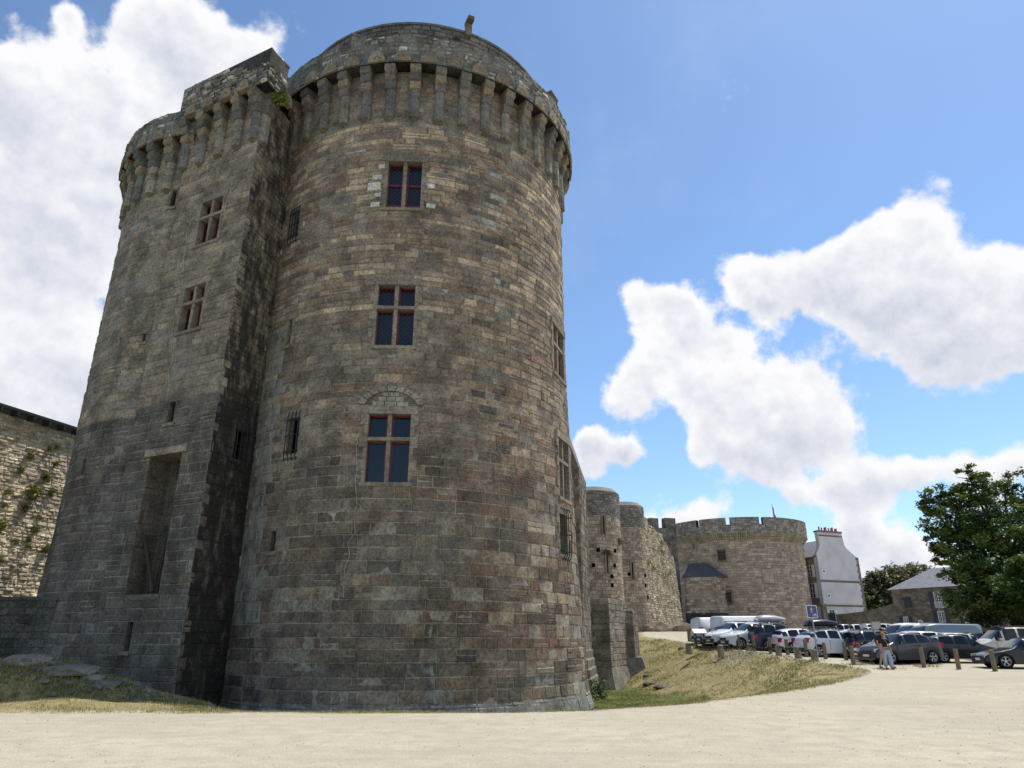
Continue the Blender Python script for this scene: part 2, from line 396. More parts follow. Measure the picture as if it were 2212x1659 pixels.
gc=t.mix(t.ramp(big,.3,.7),(.47,.42,.315),(.53,.482,.365)); gc=t.mix(t.mul(t.ramp(t.noise(.9,6,.6,sc=(.25,1.6,1)),.48,.70),.45),gc,(.36,.325,.245)); gc=t.mix(t.mul(t.ramp(t.noise(.16,4,.5),.52,.62),.35),gc,(.37,.34,.27)); gc=t.mix(t.ramp(mid,.35,.75),gc,(.40,.362,.275))
gc=t.mix(1.0,gc,t.mix(t.ramp(fine,.3,.7),(.80,.79,.77),(1.14,1.13,1.12)),'MULTIPLY')
gc=t.mix(t.ramp(t.noise(5,5,.7,sc=(1,2.2,1)),.60,.70,0,.35),gc,(.30,.265,.19))
gc=t.mix(t.mul(t.ramp(peb,.16,.08),t.ramp(t.noise(1.3,4,.6),.5,.62)),gc,(.24,.215,.17))
dry=t.mix(t.ramp(t.noise(1.6,5,.65),.35,.65),(.36,.285,.15),(.27,.225,.11)); grn=t.mix(t.ramp(t.noise(3,4),.3,.7),(.085,.11,.028),(.14,.15,.045))
gs=t.mix(t.ramp(t.noise(.35,6,.65),.55,.72),dry,grn)
gs=t.mix(t.ramp(t.mul(a.outputs['Fac'],t.mul(t.noise(.5,3),3.0),'ADD'),6.6,8.6),gs,grn)
gs=t.mix(1.0,gs,t.mix(t.ramp(t.noise(14,5,.7),.3,.7),(.6,.6,.6),(1.3,1.3,1.25)),'MULTIPLY')
e=t.ramp(t.mul(a.outputs['Fac'],t.mul(t.mul(t.noise(1.4,6,.7),.5,'SUBTRACT'),2.2),'ADD'),-.15,.35)
t.base(t.mix(e,gc,gs)); t.bump(t.mul(t.mul(fine,.6),t.mul(mid,.6),'ADD'),.7,.02)
# grass blades: one mass nobody could count
def blades(n,reg,hh,wd,cols,maxd=None,dens=None):
    P=[]
    vv=[];ff=[];cc=[]
    x=np.random.uniform(reg[0],reg[1],n);y=np.random.uniform(reg[2],reg[3],n); d=sdist(x,y)
    pn=np.sin(x*1.1+2*np.sin(y*.7))*np.sin(y*.9+1.5*np.sin(x*.6))
    ok=(d>-.12)&(np.random.rand(n)<np.clip(.55+.4*pn+d*.05,.08,1)); 
    if maxd: ok&=d<maxd
    ok&=((x-KR[0])**2+(y-KR[1])**2>9.3**2)
    x,y,pn,d=x[ok],y[ok],pn[ok],d[ok]; z=gz(x,y); n=len(x)
    for i in range(n):
        h=random.uniform(*hh)*(1+.5*pn[i]); 
        c=cols[0] if random.random()<np.clip(.60-.3*pn[i]-.05*max(0,d[i]-2.5),.12,.95) else cols[1]
        c=jitc(c,.3)
        for k in range(3):
            an=random.uniform(0,6.28); ca,sa=math.cos(an),math.sin(an); w=wd*random.uniform(.6,1.3); l=h*random.uniform(.2,.8); ox,oy=random.uniform(-.06,.06),random.uniform(-.06,.06)
            b=len(vv); px_,py_=x[i]+ox,y[i]+oy
            vv+= [(px_-sa*w,py_+ca*w,z[i]-.02),(px_+sa*w,py_-ca*w,z[i]-.02),(px_+ca*l,py_+sa*l,z[i]+h)]
            ff.append((b,b+1,b+2)); cc.append((*c,0))
    return vv,ff,cc
KR=(-5.52,36.08)
mb=MB(); DRY=(.43,.345,.18); GRN=(.21,.24,.07)
for args in ((42000,(-16,6,16.1,20.5),(.02,.065),.007),(46000,(-4,18,17,36),(.025,.075),.010),(34000,(2,18,36,62),(.03,.09),.018),(16000,(-20,-8,19,25),(.05,.16),.016)):
    vv,ff,cc=blades(args[0],args[1],args[2],args[3],(DRY,GRN)); b=len(mb.v); mb.v+=vv; mb.f+=[tuple(i+b for i in f) for f in ff]; mb.c+=cc; mb.m+=[0]*len(ff)
mb.has=True; go=mb.build('grass',M['grassb']); tag(go,'dry and green grass growing over the ditch and its banks','grass',kind='stuff')
# loose pebbles on the gravel
def rock(mb,c,s,col,seed=0,sub=0):
    rnd=random.Random(seed); bm=__import__('bmesh').new(); __import__('bmesh').ops.create_icosphere(bm,subdivisions=1+sub,radius=1)
    vs=[]
    for v in bm.verts:
        p=v.co.copy(); k=.8+.35*rnd.random(); m_=max(abs(p.x),abs(p.y),abs(p.z)); p=p*(k/ (m_**.45)); vs.append((c[0]+p.x*s[0],c[1]+p.y*s[1],c[2]+p.z*s[2]))
    fs=[[v.index for v in f.verts] for f in bm.faces]; bm.free(); mb.mesh(vs,fs,col)
mb=MB()
for i in range(1500):
    y=random.uniform(5,24)**1; x=random.uniform(-1,1)*y*.8
    if sdist(x,y)>0: continue
    s=random.uniform(.004,.011)*(1+.03*y); rock(mb,(x,y,float(road(x,y))+s*.2),(s,s*random.uniform(.6,1),s*.5),(*jitc(random.choice([(.42,.38,.28),(.36,.33,.26),(.5,.46,.36)]),.15),0),i)
tag(mb.build('pebbles',M['dressed']),'small loose pebbles scattered over the pale gravel','gravel',kind='stuff')
# ---------------------------------------------------------------- the keep
KEEP=thing('castle_keep',(-6,34,-1.6),'tall brown grey granite keep of two joined round towers with machicolations','castle keep')
def rR(z):
    p=[(-3,9.35),(-1.3,9.35),(-1.15,9.3),(-.6,9.10),(1,9.03),(5,8.78),(10,8.6),(15,8.45),(40,8.42)]
    for i in range(len(p)-1):
        if z<=p[i+1][0]:
            a,b=p[i],p[i+1]; f=max(0,(z-a[0])/(b[0]-a[0])); return a[1]+(b[1]-a[1])*f
    return 8.42
KL=(-16.0,36.5)
def rL(z): return 6.5 if z>6 else 6.5+(6-z)*.045
gxR=lambda d: float(sstep((d+138)/45)) if d<=45 else 1.0
SR=cyl(KR[0],KR[1],rR,gxR,8.42); SL=cyl(KL[0],KL[1],rL)
Cc=Vector((-12.25,27.4,0)); Ee=Vector((-16.91,29.78,0)); Pp=Vector((-11.5,30.2,0))
dF=(Cc-Ee).normalized(); nF=dF.cross(Vector((0,0,1))); lF=(Cc-Ee).length
dS=(Pp-Cc).normalized(); nS=dS.cross(Vector((0,0,1))); lS=(Pp-Cc).length
SF=plane(Ee,dF,nF); SS=plane(Cc,dS,nS)
def hcyl(u,v,c,rf,R0):
    d=ray(u,v); z=10
    for _ in range(6):
        r=rf(z); A=d.x**2+1; B=-2*(d.x*c[0]+c[1]); Cq=c[0]**2+c[1]**2-r*r; di=B*B-4*A*Cq
        y=(-B-math.sqrt(max(0,di)))/(2*A); z=CAMH+d.z*y
    return math.atan2(y-c[1],d.x*y-c[0])*R0, z
def hpl(u,v,o,d,n):
    r=ray(u,v); y=(Vector(o).dot(n))/(r.dot(n)) if True else 0
    # plane passes through o and is vertical; camera foot is the origin
    rr=Vector((r.x,1,0)); y=Vector((o[0],o[1],0)).dot(n)/rr.dot(n); p=rr*y; return (p-Vector((o[0],o[1],0))).dot(d), CAMH+ray(u,v).z*y
def rect(h,tl,tr,bl,br):
    a=[h(*p) for p in (tl,tr,bl,br)]
    return ((a[0][0]+a[2][0])/2,(a[1][0]+a[3][0])/2,(a[2][1]+a[3][1])/2,(a[0][1]+a[1][1])/2)
hR=lambda u,v:hcyl(u,v,KR,rR,SR.R0); hL=lambda u,v:hcyl(u,v,KL,rL,SL.R0)
hF=lambda u,v:hpl(u,v,Ee,dF,nF)
# openings measured on the photograph
wR=[rect(hR,(840,352),(912,351),(833,450),(908,450)),rect(hR,(818,618),(897,618),(808,746),(892,746)),rect(hR,(797,897),(887,896),(787,1041),(882,1041))]
wR4=rect(hR,(1192,692),(1214,735),(1196,795),(1219,835)); wR5=rect(hR,(1205,948),(1226,965),(1207,1066),(1228,1085)); wR6=rect(hR,(1207,1112),(1222,1112),(1207,1198),(1224,1198))
gR=[rect(hR,(629,462),(649,457),(627,517),(645,515)),rect(hR,(620,690),(633,690),(618,745),(630,745)),rect(hR,(618,905),(650,898),(612,985),(641,975))]
sR=rect(hR,(575,1148),(588,1145),(573,1190),(585,1190))
wF=[rect(hF,(437,440),(485,425),(424,530),(468,517)),rect(hF,(400,625),(445,612),(386,718),(432,706))]
nich=rect(hF,(322,990),(393,972),(268,1285),(345,1283)); sF=[rect(hF,(366,870),(380,868),(360,915),(374,913)),rect(hF,(276,1345),(290,1342),(266,1408),(278,1406))]
sL=[rect(hL,(371,412),(384,410),(368,448),(376,447)),rect(hL,(310,722),(316,720),(307,740),(313,738)),rect(hL,(180,995),(187,990),(174,1030),(181,1028))]
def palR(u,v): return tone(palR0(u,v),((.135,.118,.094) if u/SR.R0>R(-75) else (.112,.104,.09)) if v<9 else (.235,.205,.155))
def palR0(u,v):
    if v>25.2: return pick([((.14,.13,.112),3),((.105,.10,.09),2),((.18,.165,.135),1.3)])  # behind the corbels: weathered grey, darkened further to carry their shade
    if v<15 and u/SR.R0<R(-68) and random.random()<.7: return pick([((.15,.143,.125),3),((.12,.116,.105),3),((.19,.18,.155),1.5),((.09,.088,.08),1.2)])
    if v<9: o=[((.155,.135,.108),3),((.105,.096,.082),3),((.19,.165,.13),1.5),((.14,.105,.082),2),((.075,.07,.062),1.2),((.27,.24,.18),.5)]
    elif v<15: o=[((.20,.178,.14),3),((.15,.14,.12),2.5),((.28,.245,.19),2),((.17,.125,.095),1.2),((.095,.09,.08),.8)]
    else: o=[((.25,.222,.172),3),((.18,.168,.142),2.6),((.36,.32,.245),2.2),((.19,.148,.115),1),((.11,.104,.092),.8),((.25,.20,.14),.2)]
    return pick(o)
def palR2(u,v):
    c=palR(u,v); a=math.degrees(u/SR.R0)
    if -62<a<-52 and 9<v<26 and random.random()<.35: c=pick([((.20,.165,.12),1),((.12,.105,.09),2),((.30,.29,.25),1)])
    if a>-45 and v<9 and random.random()<.5: c=pick([((.19,.12,.085),2),((.34,.29,.21),2),((.26,.21,.15),2),((.22,.2,.17),1)])
    return c
def grR(u,v):
    a=math.degrees(u/SR.R0)
    if v<1.8 and -84<a<-62: return -.47*(1-abs(a+73)/13)*min(1,(2.2-v)/1.2)
    if -140<a<-124 and 2<v<15: return -.48
    if v<6 and -112<a<-92: return .22
    g=max(0,1-abs(a+150)/14)*(.85 if v<24 else .35)
    g=max(g,max(0,1-abs(a+57)/5)*.30 if v>8 else 0)
    return min(1,g)
crs=lambda v:(.40,.50) if v<9 else ((.30,.42) if v<14 else (.25,.36))
wid=lambda v:(.5,1.3) if v<9 else ((.5,1.4) if v<14 else (.45,1.5))
ex_=lambda L_:[(a-.06,b+.06,c-.03,d+.03) for a,b,c,d in L_]
holesR=ex_(wR)+gR+[sR]+ex_([wR4,wR5])+[wR6]
A=lambda d:R(d)*SR.R0
mb=MB()
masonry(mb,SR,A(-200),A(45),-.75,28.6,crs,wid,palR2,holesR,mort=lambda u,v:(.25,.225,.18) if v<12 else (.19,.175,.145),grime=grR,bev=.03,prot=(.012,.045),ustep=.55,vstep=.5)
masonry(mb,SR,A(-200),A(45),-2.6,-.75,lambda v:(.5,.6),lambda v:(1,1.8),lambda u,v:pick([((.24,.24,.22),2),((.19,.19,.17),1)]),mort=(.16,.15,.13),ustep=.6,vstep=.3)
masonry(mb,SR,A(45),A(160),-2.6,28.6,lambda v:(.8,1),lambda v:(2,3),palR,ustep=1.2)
kw=mb.build('tower_wall',M['stone'],KEEP)
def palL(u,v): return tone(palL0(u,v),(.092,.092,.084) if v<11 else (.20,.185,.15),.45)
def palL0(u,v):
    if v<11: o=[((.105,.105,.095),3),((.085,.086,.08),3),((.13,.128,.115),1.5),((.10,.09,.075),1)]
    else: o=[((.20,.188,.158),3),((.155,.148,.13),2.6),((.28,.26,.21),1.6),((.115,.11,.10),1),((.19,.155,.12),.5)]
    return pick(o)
mb=MB()
B=lambda d:R(d)*SL.R0
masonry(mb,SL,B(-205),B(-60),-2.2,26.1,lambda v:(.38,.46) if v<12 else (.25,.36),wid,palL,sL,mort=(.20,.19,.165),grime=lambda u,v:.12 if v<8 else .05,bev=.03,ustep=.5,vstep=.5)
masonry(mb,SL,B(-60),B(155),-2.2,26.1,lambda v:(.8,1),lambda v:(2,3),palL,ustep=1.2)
mb.build('tower_wall',M['stone'],KEEP)
mb=MB()
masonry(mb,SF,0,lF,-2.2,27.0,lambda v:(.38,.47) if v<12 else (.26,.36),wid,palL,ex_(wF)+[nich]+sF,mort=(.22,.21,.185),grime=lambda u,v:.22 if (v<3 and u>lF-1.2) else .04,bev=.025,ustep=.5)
hS=lambda u,v:hpl(u,v,Cc,dS,nS)
wS=rect(hS,(505,925),(537,935),(500,990),(530,1000)); wS=(max(.9,wS[0]),min(2.4,wS[1]),wS[2],wS[3])
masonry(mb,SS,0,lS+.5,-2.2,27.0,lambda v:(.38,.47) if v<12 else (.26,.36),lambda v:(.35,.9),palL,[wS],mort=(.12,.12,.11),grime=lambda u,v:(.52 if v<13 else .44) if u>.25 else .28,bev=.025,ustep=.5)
S2=plane(Ee-nF*3,nF,-dF)
masonry(mb,S2,0,3,-2.2,27.0,lambda v:(.4,.5),lambda v:(.6,1.2),palL,mort=(.2,.19,.17))
mb.build('buttress_wall',M['stone'],KEEP)
# ---- corbels, arches and parapets
def frame_at(P,n):   # local frame: t to the right seen from outside, n outward
    n=Vector(n).normalized(); t=Vector((0,0,1)).cross(n); return t,n
def corbel(P,n,zb,zt,out,seed):
    rnd=random.Random(seed); mb=MB(); t,n=frame_at(P,n); w=.245
    z1=zb+(zt-zb)*.58
    col=(*jitc(rnd.choice([(.20,.19,.16),(.16,.155,.14),(.23,.21,.17)]),.1),.12)
    def half(w,dp,a,b,col,taper=0):
        pr=[(-w,-.12),(-w,dp*.45),(-w*.5,dp),(w*.5,dp),(w,dp*.45),(w,-.12)]
        pr2=[(x*(1-taper),-.12+(y+.12)*(1-taper*1.2)) for x,y in pr]
        n_=len(pr); vs=[P+t*x+n*y+Vector((0,0,a-P.z)) for x,y in pr2]+[P+t*x+n*y+Vector((0,0,b-P.z)) for x,y in pr]
        mb.mesh(vs,[(i,(i+1)%n_,n_+(i+1)%n_,n_+i) for i in range(n_)]+[tuple(range(n_-1,-1,-1)),tuple(range(n_,2*n_))],col)
    # rounded foot
    half(w*.95,.26,zb,zb+.14,(.14,.12,.09,.2),.42); 
    nseg=4
    for i in range(nseg):
        a=zb+.14+(z1-zb-.14)*i/nseg; b=zb+.14+(z1-zb-.14)*(i+1)/nseg-.012
        c=(*jitc(col[:3],.15),.15+.15*rnd.random()); half(w*rnd.uniform(.96,1.02),.27*rnd.uniform(.96,1.04),a,b,c)
    # stepped, rounded upper blocks
    st=[(z1,z1+(zt-z1)*.34,out*.60),(z1+(zt-z1)*.34,z1+(zt-z1)*.67,out*.82),(z1+(zt-z1)*.67,zt,out+.03)]
    for k,(a,b,o) in enumerate(st):
        c=(*jitc(rnd.choice([(.26,.205,.14),(.21,.18,.14),(.16,.148,.13),(.13,.125,.112)]),.1),.1 if k<2 else .25)
        r_=min(.13,(b-a)*.4)
        prof=[(-.15,a),(o-.16,a),(o-.05,a+r_*.35),(o,a+r_),(o,b-.012),(-.15,b-.012)]
        mb.extr([(x,y-P.z) for x,y in prof],P,n,Vector((0,0,1)),t,-w*1.08,w*1.08,c)
    return mb.build('corbel',M['dressed'],KEEP)
def arch(P,n,z0,wd,hh,seed):
    rnd=random.Random(seed); mb=MB(); t,n=frame_at(P,n); c=(*jitc((.235,.195,.14),.2),.08)
    pts=[(-wd/2,0),(wd/2,0)]
    for i in range(9):
        a=math.pi*i/8; pts.append((math.cos(a)*wd/2*(1-.06*math.sin(3*a)**2),.16+math.sin(a)*(hh-.16)))
    mb.extr([(x,y+z0-P.z) for x,y in pts],P,t,Vector((0,0,1)),n,-.16,.13,c)
    # carved recess with a small trefoil
    for (x,y,r) in ((0,.34,.085),(-.11,.22,.075),(.11,.22,.075)):
        mb.tube(P+t*x+n*.12+Vector((0,0,y+z0-P.z)),P+t*x+n*.155+Vector((0,0,y+z0-P.z)),r,r*.7,8,(*jitc((.24,.2,.14),.1),.1))
    return mb.build('machicolation_arch',M['dressed'],KEEP)
def ringpar(c,R0,zi,zt,rin,a0,a1,pal,name='parapet'):
    mb=MB(); rf=lambda z:R0; s=cyl(c[0],c[1],rf)
    masonry(mb,s,R(a0)*R0,R(a1)*R0,zi,zt,lambda v:(.20,.32),lambda v:(.22,.62),pal,bev=.035,jit=.035,gap=.026,prot=(.02,.09),mort=(.045,.043,.038),grime=lambda u,v:.08,ustep=.4)
    n=90; aa=[R(a0)+(R(a1)-R(a0))*i/n for i in range(n+1)]
    for i in range(n):
        P=lambda a,r,z:Vector((c[0]+r*math.cos(a),c[1]+r*math.sin(a),z))
        a,b=aa[i],aa[i+1]; col=(*jitc((.15,.145,.125),.2),.2)
        zz=zt+random.uniform(-.03,.05)
        mb.mesh([P(a,rin,zi),P(b,rin,zi),P(b,R0+.05,zi),P(a,R0+.05,zi),P(a,rin,zz+.1),P(b,rin,zz+.1),P(b,R0+.03,zz),P(a,R0+.03,zz)],[(4,5,6,7),(0,4,5,1),(2,6,7,3)],col); mb.face([P(a,rin,zi),P(b,rin,zi),P(b,R0+.05,zi),P(a,R0+.05,zi)],(.018,.017,.015,.2))  # soffit painted near-black for the darkness of open machicolation slots
    return mb.build(name,M['rubble'],KEEP)
palP=lambda u,v:pick([((.25,.232,.195),3),((.18,.17,.15),2),((.42,.41,.37),1.0),((.12,.115,.105),1)])
RO=9.08
ringpar(KR,RO,28.45,30.15,8.45,-205,70,palP)
st=8.2; k=0; a=-81.3-st*14+st/2
while a<38:
    if a>-186:
        ar=R(a); n=Vector((math.cos(ar),math.sin(ar),0)); P=Vector((KR[0],KR[1],0))+n*8.42
        corbel(P,n,25.4+random.uniform(-.12,.12),28.47,.60,k)
        am=R(a+st/2); n2=Vector((math.cos(am),math.sin(am),0)); P2=Vector((KR[0],KR[1],28.46))+n2*(RO+.01)
        arch(P2,n2,28.46,.84,.66,k)
    a+=st; k+=1
ringpar(KL,7.1,26.05,27.65,6.55,-205,-60,palP)
a=-196
while a<-88:
    ar=R(a); n=Vector((math.cos(ar),math.sin(ar),0)); P=Vector((KL[0],KL[1],0))+n*6.5
    corbel(P,n,23.1+random.uniform(-.1,.1),26.07,.60,k)
    am=R(a+5.0); n2=Vector((math.cos(am),math.sin(am),0)); P2=Vector((KL[0],KL[1],26.06))+n2*7.11
    if a<-97: arch(P2,n2,26.06,.72,.6,k)
    a+=10.0; k+=1
# buttress head
zb,zi,zt=23.9,26.85,28.95
for s in (.05,1.32,2.6,3.85,lF-.25):
    P=Ee+dF*s; corbel(P,nF,zb+random.uniform(-.1,.1),zi,.60,k); k+=1
for s in (.68,1.96,3.22,4.45): arch(Ee+dF*s+nF*.61+Vector((0,0,zi)),nF,zi,.78,.62,k); k+=1
for s in (.25,): corbel(Cc+dS*s,nS,zb,zi,.60,k); k+=1
for s in (.87,): arch(Cc+dS*s+nS*.61+Vector((0,0,zi)),nS,zi,.74,.6,k); k+=1
def cut(mb,f):
    F=[];C=[];Mm=[]
    for fc,c,m_ in zip(mb.f,mb.c,mb.m):
        ctr=sum((Vector(mb.v[i]) for i in fc),Vector())/len(fc)
        if f(ctr): F.append(fc);C.append(c);Mm.append(m_)
    mb.f,mb.c,mb.m=F,C,Mm
def wear(p):
    u=(Vector((p.x,p.y,0))-Ee).dot(dF); return zt-.95*float(sstep((u-2.6)/2.6))-.12*math.sin(u*4.3)*(u>1.5)
mb=MB(); PF=plane(Ee+nF*.6-dF*.3,dF,nF); tq=(.6-.6*nF.dot(nS))/dF.dot(nS); PS=plane(Cc+nF*.6+dF*tq,dS,nS)
kws=dict(bev=.035,jit=.035,gap=.026,prot=(.02,.09),mort=(.045,.043,.038),grime=lambda u,v:.08,ustep=.5)
masonry(mb,PF,0,lF+.3+tq,zi,zt,lambda v:(.2,.32),lambda v:(.22,.62),palP,**kws)
masonry(mb,PS,0,1.5,zi,zt,lambda v:(.2,.32),lambda v:(.22,.62),palP,**kws)
PB=plane(Ee-dF*.3-nF*1.5,nF,-dF); masonry(mb,PB,0,2.1,zi,zt,lambda v:(.2,.32),lambda v:(.22,.62),palP,**kws)
def pt(o,z): return (o.x,o.y,z)
cut(mb,lambda p:p.z<wear(p))
QC=Cc+nF*.6+dF*tq
q=[Ee-dF*.3+nF*.61,QC,QC+dS*1.5,Ee-dF*.3-nF*3]

for i in range(8):
    f0,f1=i/8,(i+1)/8; a0,a1=q[0].lerp(q[1],f0),q[0].lerp(q[1],f1); b0,b1=q[3].lerp(q[2],f0),q[3].lerp(q[2],f1)
    mb.face([pt(a0,wear(a0)-.1),pt(a1,wear(a1)-.1),pt(b1,wear(a1)-.1),pt(b0,wear(a0)-.1)],(.15,.145,.125,.2))
mb.face([pt(p,zi+.01) for p in reversed([Ee-dF*.3+nF*.6,QC,Cc+nS*.59+nF*.18,Ee-dF*.3+nF*.18])],(.02,.02,.018,.3))  # this underside and the next painted near-black as slot darkness
mb.face([pt(p,zi+.012) for p in [QC,QC+dS*1.5,Cc+nS*.18+dS*1.3,Cc+nS*.18+nF*.3]],(.02,.02,.018,.3))
mb.build('parapet',M['rubble'],KEEP)
# link wall, inner drums, small blocks on top
def drum(c,r,z0,z1,name,dome=None):
    mb=MB(); s=cyl(c[0],c[1],lambda z:r)
    masonry(mb,s,R(-200)*r,R(70)*r,z0,z1,lambda v:(.24,.34),lambda v:(.35,.9),lambda u,v:pick([((.15,.14,.12),3),((.105,.10,.09),2),((.20,.19,.16),1)]),mort=(.05,.048,.042),grime=lambda u,v:.12,gap=.02,jit=.02,ustep=.4,bev=.02)
    n=64
    ring=[(c[0]+r*math.cos(2*math.pi*i/n),c[1]+r*math.sin(2*math.pi*i/n)) for i in range(n)]
    mb.prism([(c[0]+(x-c[0])*1.012,c[1]+(y-c[1])*1.012) for x,y in ring],z1,z1+.14,(.14,.14,.13,.2))
    if dome:
        for i in range(n): mb.face([(*ring[i],z1+.14),(*ring[(i+1)%n],z1+.14),(c[0],c[1],z1+dome)],(.05,.05,.055,0))
    return mb.build(name,M['rubble'],KEEP)
drum(KR,7.55,28.5,32.55,'upper_drum'); drum(KL,4.6,26,29.75,'upper_drum',.8)
def blk(name,c,h,rz,z0,z1,col=(.15,.14,.12,.25),mt='rubble',course=.3):
    mb=MB(); ca,sa=math.cos(rz),math.sin(rz); ex=Vector((ca,sa,0)); ey=Vector((-sa,ca,0)); c=Vector((c[0],c[1],0))
    for (o,d,l) in ((c-ex*h[0]-ey*h[1],ex,2*h[0]),(c+ex*h[0]-ey*h[1],ey,2*h[1]),(c+ex*h[0]+ey*h[1],-ex,2*h[0]),(c-ex*h[0]+ey*h[1],-ey,2*h[1])):
        n=d.cross(Vector((0,0,1))); masonry(mb,plane(o,d,n),0,l,z0,z1,lambda v:(course*.8,course*1.15),lambda v:(course,course*2.6),lambda u,v:col[:3],mort=tuple(x*.75 for x in col[:3]),grime=lambda u,v:col[3],ustep=2,jit=.01)
    mb.box((c.x,c.y,z1+.04),(h[0]+.06,h[1]+.06,.06),rz,(*[x*.9 for x in col[:3]],col[3]))
    return mb,name
mb,_=blk('x',(-12.3,33.6),(3.2,.35),R(2),27,33.3); mb.build('link_wall',M['rubble'],KEEP)
p=atY(778,110,29.6); mb,_=blk('x',(p.x,p.y),(.55,.5),R(20),29.5,32.3,(.20,.18,.15,.15)); mb.build('stone_block',M['rubble'],KEEP)
p=atY(1146,160,29.6); mb,_=blk('x',(KR[0]+8.7*math.cos(R(-28)),KR[1]+8.7*math.sin(R(-28))),(.3,.4),R(-28),30.1,30.75,(.16,.145,.125,.2)); mb.build('stone_block',M['rubble'],KEEP)
p=(Cc-dF*1.3-nF*.45); mb,_=blk('x',(p.x,p.y),(1.75,.35),math.atan2(dF.y,dF.x),27.0,29.0,(.12,.115,.10,.3)); mb.build('stone_block',M['rubble'],KEEP)
# spout on the drum top
mb=MB(); a=R(-66); P=Vector((KR[0]+7.6*math.cos(a),KR[1]+7.6*math.sin(a),32.2)); 
mb.box(P+Vector((math.cos(a)*.1,math.sin(a)*.1,.5)),(.16,.15,.42),a,(.20,.15,.10,0)); mb.box(P+Vector((math.cos(a)*.25,math.sin(a)*.25,1.0)),(.32,.17,.13),a,(.13,.10,.075,0))
mb.build('gargoyle',M['dressed'],KEEP)
mb=MB(); p=Ee+dF*3.6-nF*2; P=Vector((p.x,p.y,28.9)); mb.tube(P,P+Vector((0,0,2.6)),.025,.02); mb.tube(P+Vector((0,0,2.55)),P+Vector((0,0,2.62)),.20,.16,12)
mb.build('antenna',M['metal'],KEEP)
mb=MB(); p=Vector((-10.6,33.1,0)); mb.box((p.x,p.y,32.5),(.10,.10,.95),.3,ax=(Vector((.9,0,.3)).normalized(),Vector((0,1,0)),Vector((-.3,0,.95)).normalized())); mb.build('wooden_prop',M['wood'],KEEP)
